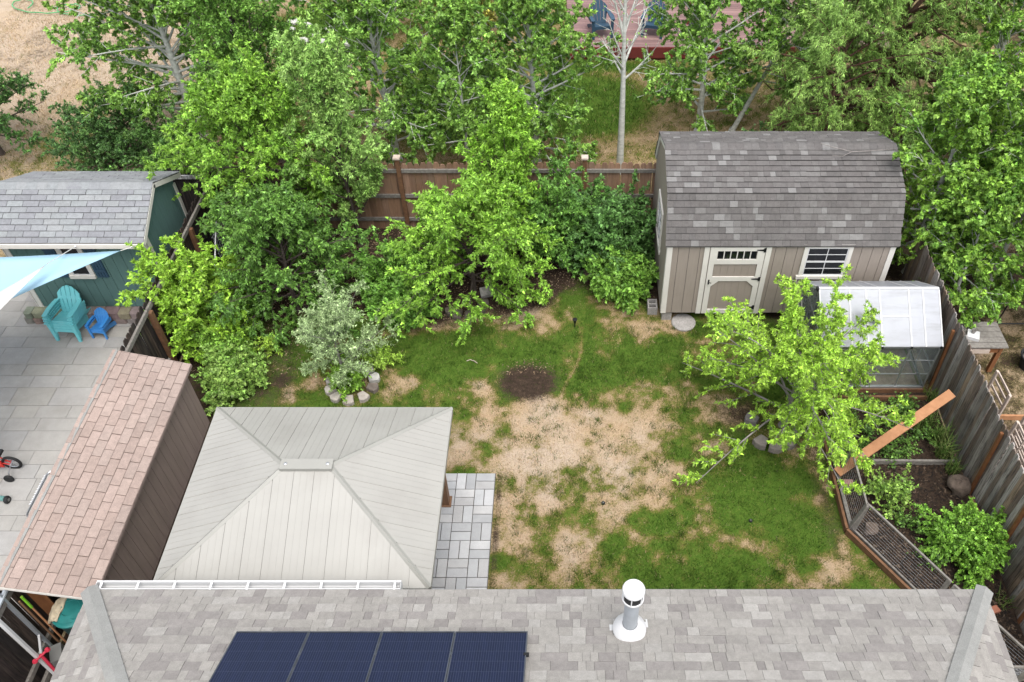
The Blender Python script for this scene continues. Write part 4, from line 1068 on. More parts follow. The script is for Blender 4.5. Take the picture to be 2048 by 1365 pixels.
# stone rings
def wedge(label, cx, cy, ang, r0, r1, dw, h, group, color, tilt=0):
    m = MB(); pts = []
    for s_, r in ((-1, r1), (-.35, r1+.03), (.35, r1+.03), (1, r1)): pts.append((cx+r*math.cos(ang+s_*dw), cy+r*math.sin(ang+s_*dw)))
    for s_, r in ((.92, r0), (-.92, r0)): pts.append((cx+r*math.cos(ang+s_*dw), cy+r*math.sin(ang+s_*dw)))
    m.prism([(a, b, 0) for a, b in pts], (0, 0, h-.012))
    q = [(cx+(a-cx)*1.0, cy+(b-cy)*1.0) for a, b in pts]; mx = sum(a for a, b in q)/6; my = sum(b for a, b in q)/6
    n0 = len(m.v); m.v += [(a, b, h-.012) for a, b in q]+[(mx+(a-mx)*.9, my+(b-my)*.9, h) for a, b in q]
    for i in range(6): m.f.append((n0+i, n0+(i+1) % 6, n0+6+(i+1) % 6, n0+6+i))
    m.f.append(tuple(range(n0+6, n0+12)))
    o = m.build('ring_stone', M['stone'], color=color); tag(o, label, 'edging stone', group); return o
cx, cy = -4.2, 10.72
A = [-2.75, -2.2, -1.55, -.9, -.25, .35, .95, 1.5, 2.95]
lab = ['pale ring stone at the left of the silver tree', 'pale ring stone at the lower left of silver tree ring', 'front pale ring stone of the silver tree ring', 'pale ring stone at the lower right of silver tree ring', 'darker rough ring stone at the right of silver tree', 'white topped ring stone at the upper right of silver tree ring', 'pale ring stone at the back right of silver tree ring', 'small pale ring stone at the back of silver tree ring', 'pale ring stone half hidden by suckers left of silver tree']
cols = [(.5,.46,.41),(.46,.42,.37),(.45,.4,.35),(.47,.42,.37),(.2,.165,.14),(.55,.53,.5),(.52,.5,.46),(.5,.48,.45),(.48,.45,.42)]
for k, a in enumerate(A): wedge(lab[k], cx, cy, a, .32, .5, .215, .1, 'stones ringing the silver tree', cols[k])
cx, cy = 3.72, 9.62
for k, (a, lb, c) in enumerate(((-2.25, 'grey wedge stone at the lower left of the plum tree ring', (.27,.235,.21)), (-1.6, 'front grey wedge stone of the plum tree ring', (.3,.26,.23)), (-.85, 'grey wedge stone at the lower right of the plum tree ring', (.28,.25,.23)), (-.2, 'grey wedge stone at the right of the plum tree ring', (.25,.23,.21)), (2.6, 'grey wedge stone behind leaves at the left of plum ring', (.22,.2,.19)))):
    wedge(lb, cx, cy, a, .3, .5, .27, .14, 'stones ringing the plum tree', c)
cx, cy = -2.2, 12.95
for k, (a, lb) in enumerate(((-2.5, 'dark mossy stone at the left below the apple tree'), (-1.95, 'dark stone second from left below the apple tree'), (-1.3, 'dark stone in the middle below the apple tree'), (-.6, 'dark stone at the right below the apple tree'), (.0, 'grey brown stone right of the apple tree ring'))):
    wedge(lb, cx, cy, a, .26, .46, .25, .1, 'stones below the apple tree', (.13, .11, .09))
o = MB().obox((-1.78, 13.25, .1), (.26, .06, .02), (-.05, .2, .06), (0, -.02, .09)).build('ring_stone', M['concrete']); tag(o, 'pale grey block lying at the edge of the apple tree leaves', 'edging stone')
# cinder block, stepping stone, solar light, sprinklers, twig
m = MB(); bx, by = 1.72, 12.86
m.box(bx-.1, bx+.1, by-.2, by-.17, 0, .19); m.box(bx-.1, bx+.1, by+.05, by+.08, 0, .19); m.box(bx-.1, bx-.07, by-.17, by+.05, 0, .19); m.box(bx+.07, bx+.1, by-.17, by+.05, 0, .19); m.box(bx-.07, bx+.07, by-.075, by-.045, 0, .19)
tag(m.build('cinder_block', M['concrete']), 'hollow grey concrete block at the corner of the tan shed', 'block')
tag(MB().lathe((2.35, 12.42, 0), [(.25,0),(.25,.03),(.23,.045),(.02,.046)], 32).build('stepping_stone', M['concrete']), 'round speckled stepping stone in front of the tan shed door', 'stepping stone')
t = thing('path_light', 'small black stake light standing in the lawn', 'lamp', (.1, 12.3, 0))
MB().tube([(.1, 12.3, 0), (.1, 12.3, .13)], .012, 6).build('stake', M['black'], t)
MB().lathe((.1, 12.3, .13), [(.025,0),(.035,.05),(.05,.09),(.05,.1),(.01,.105)], 14).build('lamp_head', M['black'], t)
for k, (x, y, lb) in enumerate(((.57, 8.05, 'round black sprinkler head in the middle of the dry lawn'), (3.05, 7.7, 'round black sprinkler head in the green lawn near the wire panels'))):
    t = thing('sprinkler_head', lb, 'sprinkler', (x, y, 0), 'sprinkler heads')
    MB().lathe((x, y, 0), [(.035,0),(.035,.02),(.03,.03)], 14).build('body', M['black'], t)
    MB().lathe((x, y, .03), [(.012,0),(.012,.006)], 10).build('nozzle', M['greybox'], t)
tag(MB().tube([(-2.05, 11.33, .03), (-1.98, 11.36, .035), (-1.9, 11.33, .03), (-1.83, 11.27, .03)], .008, 5).build('twig', M['pale_wood']), 'pale curved twig lying on the green lawn', 'twig')
tag(MB().tube([(-3.12, 12.75, 0), (-3.1, 12.78, .5)], .012, 6).build('stake', M['white']), 'thin white stake standing in front of the currant bush', 'stake')
# things against the left fence
tag(MB().tube([(-7.35, 12.3, .05), (-7.42, 14.3, 1.5)], .018, 6).build('conduit', M['alu']), 'long grey pole leaning behind the lilac bush', 'pole')
t = thing('wire_rack', 'stack of black wire racks leaning on the dark fence', 'rack', (-7.5, 14.3, 0))
for k in range(5):
    m = MB(); x = -7.72+k*.05
    for i in range(9): m.tube([(x, 13.9+i*.09, .05), (x+.02, 13.9+i*.09, 1.1)], .006, 4, False)
    for i in range(10): m.tube([(x, 13.88, .07+i*.11), (x, 14.64, .07+i*.11)], .006, 4, False)
    m.build('rack_grid', M['galv'] if k == 4 else M['black'], t)
t = thing('shelf_bracket', 'white triangular bracket on the back fence corner', 'bracket', (-7.3, 15.3, 1.2))
MB().tube([(-7.5, 15.38, 1.45), (-7.05, 15.25, 1.3)], .014, 5).build('arm', M['white'], t)
MB().tube([(-7.5, 15.38, 1.45), (-7.45, 15.4, 1.0)], .014, 5).build('wall_bar', M['white'], t)
MB().tube([(-7.45, 15.4, 1.12), (-7.07, 15.26, 1.3)], .011, 5).build('strut', M['white'], t)

# ------------------------------------------------------------------ chairs
def adirondack(name, label, mat, loc, rz, s, group, z=0, n_slat=5):
    t = thing(name, label, 'chair', (loc[0], loc[1], z), group)
    t.rotation_euler = (0, 0, rz); t.scale = (s, s, s)
    # local build: faces -y, seat 0.34 high, back to 0.95
    def add(nm, m): put(nm, m.mesh(nm), mat, None).parent = t
    W = .52
    for i in range(5):
        y = -.26+i*.092; zz = .36-.10*(i/4)
        add('seat_slat', MB().obox((0, y, zz), (W-.03, 0, 0), (0, .082, -.018), (0, .005, .022)))
    add('front_apron', MB().prism([(-W/2+.02, -.305, .375), (W/2-.02, -.305, .375), (W/2-.02, -.305, .25), (W/2-.09, -.305, .285), (-W/2+.09, -.305, .285), (-W/2+.02, -.305, .25)], (0, .02, 0)))
    # fan of back slats with a rounded crown
    for i in range(n_slat):
        u0 = -.5+i/n_slat+.012; u1 = -.5+(i+1)/n_slat-.012
        def P(u, h):
            w = (.40+.16*min(h/.45, 1))*(1 if h < .5 else 1)
            return Vector((u*w, .12+.36*h, .24+.80*h))
        top = lambda u: .80-.95*u*u
        hs_ = (0, .28, .45, None)
        l = [P(u0, h if h is not None else top(u0)) for h in hs_]; r = [P(u1, h if h is not None else top(u1)) for h in hs_]
        mid = P((u0+u1)/2, top((u0+u1)/2)+.006)
        add('back_slat', MB().prism(l+[mid]+r[::-1], (0, .022, -.010)))
    add('back_rail', MB().obox((0, .305, .60), (.50, 0, 0), (0, .03, -.014), (0, .03, .07)))
    add('back_rail', MB().obox((0, .165, .30), (.42, 0, 0), (0, .03, -.014), (0, .03, .06)))
    for sg in (-1, 1):
        x = sg*.30
        arm = [(x-.055, -.36, .565), (x+.055, -.36, .565), (x+sg*.015+.06, -.1, .575), (x-sg*.01+.05, .2, .56), (x-sg*.06+.03, .33, .55), (x-sg*.06-.03, .33, .55), (x-sg*.01-.05, .15, .565), (x-.06+sg*.0, -.1, .575)]
        add('armrest', MB().prism(arm, (0, 0, .03)))
        add('arm_skirt', MB().obox((sg*.355, 0, .535), (.012, 0, 0), (0, .55, -.02), (0, 0, .07)))
        add('front_leg', MB().prism([(sg*.25, -.33, .56), (sg*.335, -.33, .56), (sg*.315, -.34, 0), (sg*.245, -.34, 0)], (0, .045, 0)))
        add('side_rail', MB().prism([(sg*.235, -.29, .36), (sg*.235, .16, .27), (sg*.235, .55, .075), (sg*.235, .60, 0), (sg*.235, .48, 0), (sg*.235, .1, .19), (sg*.235, -.29, .27)], (sg*.025, 0, 0)))
    return t
L4 = ['turquoise plastic slatted chair at the bottom of the stack by the teal shed', 'turquoise plastic slatted chair second from the bottom of the stack', 'turquoise plastic slatted chair second from the top of the stack', 'turquoise plastic slatted chair on top of the stack by the teal shed']
for k in range(4): adirondack('slatted_chair', L4[k], M['turquoise'], (-10.13+.008*k, 12.16+.012*k), math.radians(-4), .84, 'turquoise chairs stacked on the patio', .018+k*.062)
L2 = ['small blue child chair under another on the patio', 'small blue child chair on top of its pair on the patio']
for k in range(2): adirondack('child_chair', L2[k], M['blue'], (-9.53, 12.12+.01*k), math.radians(-6), .52, 'blue child chairs on the patio', .018+k*.045)

# ------------------------------------------------------------------ shade sails
def sail(name, label, A, B, C, mat, sag=.25, edge=.09):
    A, B, C = map(Vector, (A, B, C)); n = 24; V = []; idx = {}
    cen = (A+B+C)/3
    for i in range(n+1):
        for j in range(n+1-i):
            u, v = i/n, j/n; w = 1-u-v
            p = A*w+B*u+C*v
            # edges pulled in towards the middle
            k = edge*4*(w*u*(1-v)**2+u*v*(1-w)**2+v*w*(1-u)**2)
            p = p+(cen-p)*k; p.z -= sag*27*u*v*w*.5
            idx[(i, j)] = len(V); V.append(tuple(p))
    F = []
    for i in range(n):
        for j in range(n-i):
            F.append((idx[(i, j)], idx[(i+1, j)], idx[(i, j+1)]))
            if i+j < n-1: F.append((idx[(i+1, j)], idx[(i+1, j+1)], idx[(i, j+1)]))
    t = thing(name, label, 'shade sail', tuple(A))
    off = np.array(A)
    o = put('cloth', np_mesh('cloth', np.array(V)-off, np.array(F), smooth=True), mat, t)
    md = o.modifiers.new('thickness', 'SOLIDIFY'); md.thickness = .004
    return t
t = sail('shade_sail', 'light blue triangular shade sail tied to the teal shed eave', (-8.40, 12.18, 2.16), (-14.4, 11.75, 2.5), (-12.4, 7.6, 2.3), M['sail_blue'], .2, .14)
MB().tube([(-8.40, 12.18, 2.16), (-8.22, 12.25, 2.18)], .008, 5).build('cord', M['rope'], t)
t = sail('shade_sail', 'white shade sail overlapping the blue one at the left edge', (-9.38, 11.5, 2.42), (-12.3, 6.9, 2.75), (-9.95, 6.6, 2.75), M['sail_white'], .15, .12)
MB().tube([(-9.38, 11.5, 2.42), (-9.27, 12.25, 2.19)], .008, 5).build('cord', M['rope'], t)

# ------------------------------------------------------------------ child's bike
def ring(m, c, r, rt, k=28, axis='y', kk=8):
    pts = []
    for i in range(k+1):
        a = 2*math.pi*i/k
        pts.append((c[0]+r*math.cos(a), c[1], c[2]+r*math.sin(a)) if axis == 'y' else (c[0], c[1]+r*math.cos(a), c[2]+r*math.sin(a)))
    return m.tube(pts, rt, kk, False)
bx, by = -9.86, 8.78
bk = thing('child_bicycle', 'red child bicycle with training wheel at the left edge of patio', 'bicycle', (bx, by, 0))
for wx in (bx+.02, bx-.62):
    o = ring(MB(), (wx, by, .17), .145, .026).build('tyre', M['rubber'], bk, smooth=True)
    m = ring(MB(), (wx, by, .17), .118, .007, 24, 'y', 5)
    for i in range(8): a = i*math.pi/4; m.tube([(wx, by, .17), (wx+.118*math.cos(a), by, .17+.118*math.sin(a))], .003, 4, False)
    m.tube([(wx, by-.05, .17), (wx, by+.05, .17)], .018, 8); m.build('rim', M['silver'], bk)
m = MB()
m.tube([(bx+.02, by-.04, .17), (bx-.22, by-.01, .2)], .012, 6).tube([(bx+.02, by+.04, .17), (bx-.22, by+.01, .2)], .012, 6)
m.tube([(bx-.22, by, .2), (bx-.14, by, .44)], .016, 6).tube([(bx-.22, by, .2), (bx-.5, by, .4)], .02, 6).tube([(bx-.15, by, .38), (bx-.5, by, .45)], .016, 6).tube([(bx+.02, by, .17), (bx-.15, by, .37)], .012, 6)
m.tube([(bx-.5, by, .5), (bx-.62, by, .17)], .016, 6); m.build('bicycle_frame', M['red'], bk)
MB().obox((bx-.12, by, .46), (.2, 0, .0), (0, .13, 0), (0, 0, .05)).build('saddle', M['rubber'], bk)
MB().tube([(bx-.46, by-.2, .6), (bx-.5, by, .56), (bx-.46, by+.2, .6)], .011, 6).build('handlebar', M['black'], bk)
m = MB(); m.tube([(bx+.02, by-.05, .17), (bx+.06, by-.22, .16), (bx+.06, by-.26, .085)], .01, 6); m.build('training_arm', M['silver'], bk)
tw = MB().lathe((0, 0, 0), [(.03,-.02),(.075,-.022),(.085,-.01),(.085,.01),(.075,.022),(.03,.02)], 20).mesh('training_wheel', smooth=True)
put('training_wheel', tw, M['rubber'], bk, M=Matrix.Translation((bx+.06, by-.285, .09)) @ Matrix.Rotation(math.pi/2, 4, 'X'))
MB().box(bx-.32, bx-.12, by-.05, by-.03, .1, .24).build('chain_guard', M['red'], bk)
t = thing('push_toy', 'teal tube with black wheel end at the left edge of patio', 'toy', (-9.65, 8.1, 0))
MB().tube([(-10.2, 8.15, .1), (-9.7, 8.1, .07)], .045, 10).build('tube', M['tealplastic'], t)
tw2 = MB().lathe((0, 0, 0), [(.02,-.03),(.06,-.03),(.07,-.015),(.07,.015),(.06,.03),(.02,.03)], 18).mesh('wheel', smooth=True)
put('wheel', tw2, M['rubber'], t, M=Matrix.Translation((-9.64, 8.07, .085)) @ Matrix.Rotation(math.pi/2, 4, 'Y'))
put('hub', MB().lathe((0, 0, 0), [(.03,-.034),(.03,.034)], 12).mesh('hub'), M['greybox'], t, M=Matrix.Translation((-9.64, 8.07, .085)) @ Matrix.Rotation(math.pi/2, 4, 'Y'))
# tubular garden chair pushed against the fence
t = thing('tube_chair', 'silver tube garden chair with white lacing against the lean-to shed', 'chair', (-8.1, 7.75, 0))
def loop(z, x0, x1, y0, y1, r):
    pts = []
    for (cx, cy, a0) in ((x0+r, y1-r, 90), (x0+r, y0+r, 180)):
        for k in range(5): a = math.radians(a0+k*22.5); pts.append((cx+r*math.cos(a), cy+r*math.sin(a), z))
    return [(x1, y1, z)]+pts+[(x1, y0, z)]
MB().tube(loop(.62, -8.78, -7.95, 7.38, 8.3, .1), .017, 8).build('arm_loop', M['silver'], t, smooth=True)
MB().tube(loop(.36, -8.7, -7.95, 7.44, 8.24, .08), .014, 8).build('seat_loop', M['silver'], t, smooth=True)
for y in (7.5, 8.2):
    for x in (-8.66, -7.98): MB().tube([(x, y, .62), (x, y, .015)], .014, 8).build('leg', M['silver'], t)
for k in range(10):
    y = 7.55+k*.066; MB().box(-8.68, -7.97, y, y+.045, .372, .378).build('strap', M['greybox'], t, own=True)
m = MB()
for k in range(12): y = 7.62+k*.05; m.prism([(-8.79, y, .6), (-8.84, y+.02, .58), (-8.79, y+.045, .6)], (0, 0, .035))
m.build('lace_fringe', M['white'], t)

# ------------------------------------------------------------------ clutter in the gap between house and fence
bx_, by_ = -7.2, 5.66
t = thing('rubbish_bin', 'dark green round rubbish bin with teal lid beside the house', 'bin', (bx_, by_, 0))
MB().lathe((bx_, by_, .03), [(.2,0),(.23,.3),(.255,.84),(.27,.85),(.27,.87)], 28).build('bin_body', M['bin'], t, smooth=True)
MB().lathe((bx_, by_, .90), [(.28,0),(.28,.03),(.25,.045),(.235,.075),(.13,.09),(.12,.075),(.02,.08)], 28).build('bin_lid', M['lid'], t, smooth=True)
MB().tube([(bx_+.06, by_-.16, .965), (bx_+.12, by_-.17, .99), (bx_+.18, by_-.12, .965)], .012, 6).build('lid_handle', M['lid'], t)
m = MB(); nu, nv = 14, 12; pts = []
for i in range(nu):
    for j in range(nv):
        x = bx_-.36+.02*i; y = by_-.16+.036*j-.004*i; r_ = math.hypot(x-bx_, y-by_)
        z = 1.0+.022*math.sin(i*1.25+j*.4)*math.cos(j*1.1)-max(0, r_-.25)*1.6
        pts.append((x, y, z))
m.poly(pts, [(i*nv+j, (i+1)*nv+j, (i+1)*nv+j+1, i*nv+j+1) for i in range(nu-1) for j in range(nv-1)])
o = m.build('folded_tarp', M['tarp'], smooth=True); tag(o, 'crumpled beige cloth draped over the rubbish bin lid', 'cloth'); o.modifiers.new('thickness', 'SOLIDIFY').thickness = .02
tag(MB().box(-6.9, -6.72, 5.6, 6.2, .03, .95).build('storage_tub', M['bluebin']), 'dark blue tub behind the rubbish bin by the house', 'tub')
tag(MB().lathe((-7.45, 6.1, .8), [(.14,0),(.18,.2),(.19,.2),(.17,.02)], 20).build('bucket', M['bluebin'], smooth=True), 'blue bucket rim just under the lean-to roof edge', 'bucket')
tag(MB().beam((-7.66, 5.78, 1.6), (-7.55, 5.72, .03), .16, .03, (.5, -.8, 0)).build('board', M['rust_wood']), 'brown board standing behind the broom by the fence', 'board')
t = thing('broom', 'long wooden handled broom with green grip standing by the fence', 'broom', (-7.52, 5.5, 0))
MB().tube([(-7.55, 5.52, 1.6), (-7.5, 5.48, .1)], .014, 8).build('handle', M['orange_wood'], t)
MB().tube([(-7.55, 5.52, 1.6), (-7.54, 5.512, 1.3)], .019, 8).build('grip', M['lime'], t)
MB().obox((-7.5, 5.48, .07), (.2, .06, 0), (-.02, .05, 0), (0, 0, .1)).build('brush', M['lime'], t)
tag(MB().tube([(-7.62, 5.50, 1.5), (-7.55, 5.44, .03)], .015, 8).build('rake_handle', M['cedar_post']), 'second brown tool handle next to the broom', 'tool handle')
t = thing('hand_truck', 'tall white and grey framed hand truck standing by the left fence', 'hand truck', (-7.6, 5.2, 0))
MB().beam((-7.5, 5.03, .05), (-7.53, 5.05, 2.0), .035, .06, (1, 0, 0)).build('side_rail', M['white'], t)
MB().beam((-7.7, 5.42, .05), (-7.73, 5.44, 1.85), .03, .06, (1, 0, 0)).build('side_rail', M['galv'], t)
for z in (.12, .62): MB().beam((-7.5, 5.04, z), (-7.7, 5.41, z), .03, .05).build('cross_bar', M['white'], t, own=True)
MB().obox((-7.5, 5.28, .05), (.18, .08, 0), (-.17, .34, 0), (0, 0, .012)).build('toe_plate', M['galv'], t)
tag(MB().obox((-7.48, 5.24, .25), (.14, .08, 0), (-.12, .24, 0), (0, 0, .36)).build('storage_crate', M['greybox']), 'grey plastic crate standing on the hand truck plate', 'crate')
t = thing('scooter', 'faded red push scooter leaning by the hand truck foot', 'scooter', (-7.3, 4.95, 0))
MB().tube([(-7.46, 5.06, .78), (-7.40, 5.0, .5), (-7.32, 4.92, .1)], .022, 8).build('stem', M['redpink'], t)
MB().tube([(-7.52, 4.98, .74), (-7.38, 5.12, .8)], .018, 8).build('handlebar', M['redpink'], t)
for p in ((-7.52, 4.98, .74), (-7.38, 5.12, .8)): MB().lathe((p[0], p[1], p[2]-.03), [(.025,0),(.04,.03),(.025,.06)], 10).build('grip', M['redpink'], t, own=True)
MB().obox((-7.17, 4.8, .1), (.3, -.22, .02), (.05, .07, 0), (0, 0, .025)).build('footboard', M['redpink'], t)
for p in ((-7.32, 4.92, .075), (-7.02, 4.68, .075)):
    put('wheel', tw2, None, t, M=Matrix.Translation(p) @ Matrix.Rotation(-.6, 4, 'Z') @ Matrix.Rotation(math.pi/2, 4, 'X'))
tag(MB().beam((-7.68, 5.4, .06), (-7.68, 3.3, .06), .05, .1).build('edging_timber', M['grey_wood']), 'grey edging timber along the foot of the left fence', 'timber')
tag(MB().tube([(-7.72, 6.4, 1.74), (-7.72, 5.2, 1.72), (-7.72, 3.6, 1.7)], .035, 8).build('fence_pipe', M['galv']), 'grey metal pipe along the top of the left fence', 'pipe')

# ------------------------------------------------------------------ things in the right-hand yard
t = thing('work_table', 'weathered grey potting table under the aspens beyond the right fence', 'table', (8.0, 11.35, 0))
for k in range(5): MB().box(7.08, 8.32, 11.02+k*.14, 11.02+(k+1)*.14-.012, .72, .75).build('top_board', M['grey_wood'], t, own=True)
for x in (7.16, 8.22):
    for y in (11.1, 11.6): MB().box(x-.04, x+.04, y-.04, y+.04, 0, .72).build('leg', M['rust_wood'], t)
MB().box(7.18, 8.20, 11.06, 11.09, .56, .66).build('apron', M['rust_wood'], t)
MB().box(7.53, 8.00, 11.03, 11.055, .57, .67).build('drawer_front', M['pale_wood'], t)
t = thing('dish_tray', 'white plastic tray with pots on the potting table', 'tray', (7.72, 11.3, .75))
MB().prism([(7.58, 11.25, .752), (7.78, 11.16, .752), (7.86, 11.36, .752), (7.66, 11.45, .752)], (0, 0, .07)).build('tray', M['white'], t)
MB().lathe((7.72, 11.34, .822), [(.03,0),(.045,.08),(.04,.08),(.03,.02)], 12).build('pot', M['concrete'], t)
t = thing('black_tub', 'black planter tub at the right edge beyond the table', 'tub', (9.05, 11.2, 0))
MB().lathe((9.05, 11.2, 0), [(.18,0),(.24,.3),(.26,.3),(.25,.32),(.22,.3),(.19,.1)], 20).build('tub_body', M['rubber'], t, smooth=True)
MB().lathe((9.05, 11.2, .22), [(.2,0),(.19,.03),(.1,.05)], 16).build('soil', M['gravel'], t)
def trellis(label, P, Xa, Ya, nx, ny):
    """lattice frame: P corner, Xa width vector, Ya height vector"""
    P, Xa, Ya = map(Vector, (P, Xa, Ya)); t = thing('trellis', label, 'trellis', tuple(P), 'wooden trellis frames')
    N_ = Xa.cross(Ya).normalized()
    for k in range(2): MB().beam(P+Xa*k, P+Xa*k+Ya, .06, .03, N_).build('stile', M['pale_wood'], t, own=True)
    for k in range(ny): MB().beam(P+Ya*(.02+k*.96/(ny-1))-Xa*.03+N_*.02, P+Ya*(.02+k*.96/(ny-1))+Xa*1.03+N_*.02, .045, .02, N_).build('slat', M['pale_wood'], t, own=True)
    for k in range(1, nx): MB().beam(P+Xa*k/nx-N_*.02, P+Xa*k/nx+Ya-N_*.02, .02, .02, N_).build('thin_bar', M['pale_wood'], t, own=True)
    return t
trellis('pale wooden trellis frame standing by the streaked fence', (7.56, 9.40, .05), (-.02, .56, 0), (.02, .02, 1.2), 1, 8)
trellis('larger pale wooden trellis frame at the right edge', (7.42, 8.05, .05), (.0, .75, 0), (.05, .0, 1.25), 2, 9)
trellis('third pale trellis frame behind the larger one at the right edge', (7.85, 8.45, .05), (.02, .7, 0), (.0, .05, 1.3), 2, 8)
o = MB().beam((7.5, 9.9, .06), (9.6, 9.86, .06), .04, .12).build('edging_timber', M['orange_wood']); tag(o, 'orange timber edging a bed beyond the trellis frames', 'timber')
o = MB().beam((7.55, 8.62, .06), (9.2, 8.66, .06), .04, .16).build('edging_timber', M['orange_wood']); tag(o, 'orange timber lying behind the largest trellis at the right edge', 'timber')
o = MB().tube([(9.0, 10.4, .3), (8.72, 10.5, .45), (8.6, 10.2, .5), (8.72, 9.7, .3), (8.9, 9.4, .02)], .007, 5).build('garden_wire', M['black']); tag(o, 'thin dark wire loop standing at the right edge', 'wire')
t = thing('metal_gate', 'dark metal frame standing beyond the potting table', 'gate', (9.1, 12.4, 0))
for p, q in (((8.75, 12.3, 0), (8.9, 12.4, 1.0)), ((9.4, 12.3, 0), (9.5, 12.4, 1.0)), ((8.9, 12.4, 1.0), (9.5, 12.4, 1.0)), ((8.75, 12.3, .1), (9.4, 12.3, .1))): MB().tube([p, q], .015, 6).build('bar', M['black'], t)

# ------------------------------------------------------------------ beyond the back fence: deck, chairs, stones, hose
dk = thing('deck', 'red stained timber deck behind the back neighbours lawn', 'deck', (4.5, 25.5, 0))
DX0, DX1, DY0, DY1 = -.1, 9.5, 23.45, 28.2
MB().box(DX0+.05, DX1-.05, DY0+.03, DY1, -.02, .36).build('joist_frame', M['deckred'], dk)
me_d = slab_mesh('deck_board', M['deck']); n = int((DY1-DY0)/.145); rnd = random.Random(10)
for i in range(n):
    k = rnd.uniform(.82, 1.15); c = rnd.choice(((.27,.165,.155),(.245,.15,.145),(.295,.185,.17)))
    put('deck_board', me_d, None, dk, M=basis(((DX0+DX1)/2, DY0+i*.145, .362), (DX1-DX0, 0, 0), (0, .137, 0), (0, 0, .028)), color=tuple(q*k for q in c))
MB().box(DX0, DX1, DY0-.03, DY0, .05, .385).build('fascia_board', M['deckred'], dk)
for (x, y) in ((3.62, 24.9), (.5, 27.2)): MB().box(x-.06, x+.06, y-.06, y+.06, .39, 2.9).build('deck_post', M['deckred'], dk)
adirondack('slatted_chair', 'navy blue slatted armchair on the red deck behind the bare trunk', M['navy'], (.9, 24.25), math.radians(12), 1.0, 'navy chairs on the deck', .39)
adirondack('slatted_chair', 'navy blue slatted armchair on the red deck beside the aspen leaves', M['navy'], (2.5, 24.3), math.radians(-14), 1.0, 'navy chairs on the deck', .39)
t = thing('back_house', 'grey house wall with white posts at the top edge', 'house', (7.5, 28.6, 0))
MB().box(4.2, 12, 28.2, 31, 0, 3).build('wall', M['greybox'], t)
for x in (4.6, 6.3): MB().box(x-.06, x+.06, 26.9, 27.02, .39, 2.6).build('porch_post', M['white'], t)
MB().box(4.2, 12, 28.16, 28.199, .4, .6).build('base_trim', M['white'], t)
t = thing('plant_pot', 'dark planter with white and pink flowers on the deck edge', 'planter', (3.75, 24.2, .39))
MB().lathe((3.75, 24.2, .39), [(.16,0),(.22,.32),(.24,.32),(.2,.3)], 16).build('pot', M['rubber'], t, smooth=True)
rnd = random.Random(2)
for k, (x, y) in enumerate(((-8.72, 25.81), (-8.27, 25.57), (-7.97, 25.04), (-8.18, 24.56), (-7.63, 24.5), (-7.48, 25.3), (-8.72, 25.24), (-6.7, 24.4), (-3.0, 24.6))):
    m = MB(); q = 9; pts = [(x+rnd.uniform(.15, .24)*math.cos(2*math.pi*i/q), y+rnd.uniform(.13, .2)*math.sin(2*math.pi*i/q), -.02) for i in range(q)]
    lbs = ['farthest left pale flagstone of the group in the back lawn', 'pale flagstone second along the top of the group', 'pale flagstone in the middle of the back lawn group', 'pale flagstone at the lower left of the back lawn group', 'pale flagstone at the lower right of the back lawn group', 'pale flagstone at the upper right of the back lawn group', 'pale flagstone half hidden at the left of the group', 'pale flagstone behind the slender pear tree top', 'pale flagstone below the yellowish dark shrub']
    o = m.prism(pts, (0, 0, .07)).build('flagstone', M['stone'], color=(.62, .6, .56)); tag(o, lbs[k], 'flagstone', 'flagstones in the back lawn')
pts = []
for k in range(70):
    f = k/69; a = f*6.28*2.6
    pts.append((-18.2+4.2*f+.7*math.cos(a), 26.7+.45*math.sin(a)+.2*math.sin(f*9), .04+.012*(k % 3)))
tag(MB().tube(pts, .018, 5).build('garden_hose', M['hose']), 'green garden hose looped on the dry field', 'hose')
tag(MB().box(-10.6, -9.5, 27.3, 27.9, .0, .35).build('white_trough', M['white']), 'white trough standing at the top edge of dry field', 'trough')

# branch lying on the tan shed roof
m = MB(); m.tube([(4.75, 13.82, 3.42), (5.0, 13.78, 3.36), (5.35, 13.72, 3.30), (5.8, 13.76, 3.30), (6.2, 13.8, 3.31)], [.006, .008, .009, .008, .004], 5)
m.tube([(5.35, 13.72, 3.30), (5.15, 13.6, 3.28), (4.95, 13.62, 3.29)], [.006, .005, .003], 5)
tag(m.build('fallen_branch', M['bark_grey']), 'thin bare branch lying on the tan shed roof ridge', 'branch')

# ------------------------------------------------------------------ trees and shrubs
def nrm(v): return v/np.maximum(np.linalg.norm(v, axis=-1, keepdims=True), 1e-9)
def tubes(P, D, L, B, r0, r1, seg, k):
    """tapered tubes along P + D L t + B L t^2, all of one level at once"""
    n = len(P); t = np.linspace(0, 1, seg+1)
    pts = P[:, None]+D[:, None]*L[:, None, None]*t[None, :, None]+B[:, None]*L[:, None, None]*(t**2)[None, :, None]
    T = nrm(D[:, None]+2*B[:, None]*t[None, :, None])
    ref = np.array([.37, .21, .9]); X = np.cross(T, ref); X = nrm(X); Y = np.cross(T, X)
    r = r0[:, None]*(1-t)[None]+r1[:, None]*t[None]
    a = np.arange(k)*2*np.pi/k
    V = pts[:, :, None]+r[:, :, None, None]*(np.cos(a)[None, None, :, None]*X[:, :, None]+np.sin(a)[None, None, :, None]*Y[:, :, None])
    V = V.reshape(-1, 3)
    i = np.arange(n)[:, None, None]*(seg+1)*k+np.arange(seg)[None, :, None]*k; j = np.arange(k)[None, None, :]
    q = np.stack([i+j, i+(j+1) % k, i+k+(j+1) % k, i+k+j], -1).reshape(-1, 4)
    return V, q
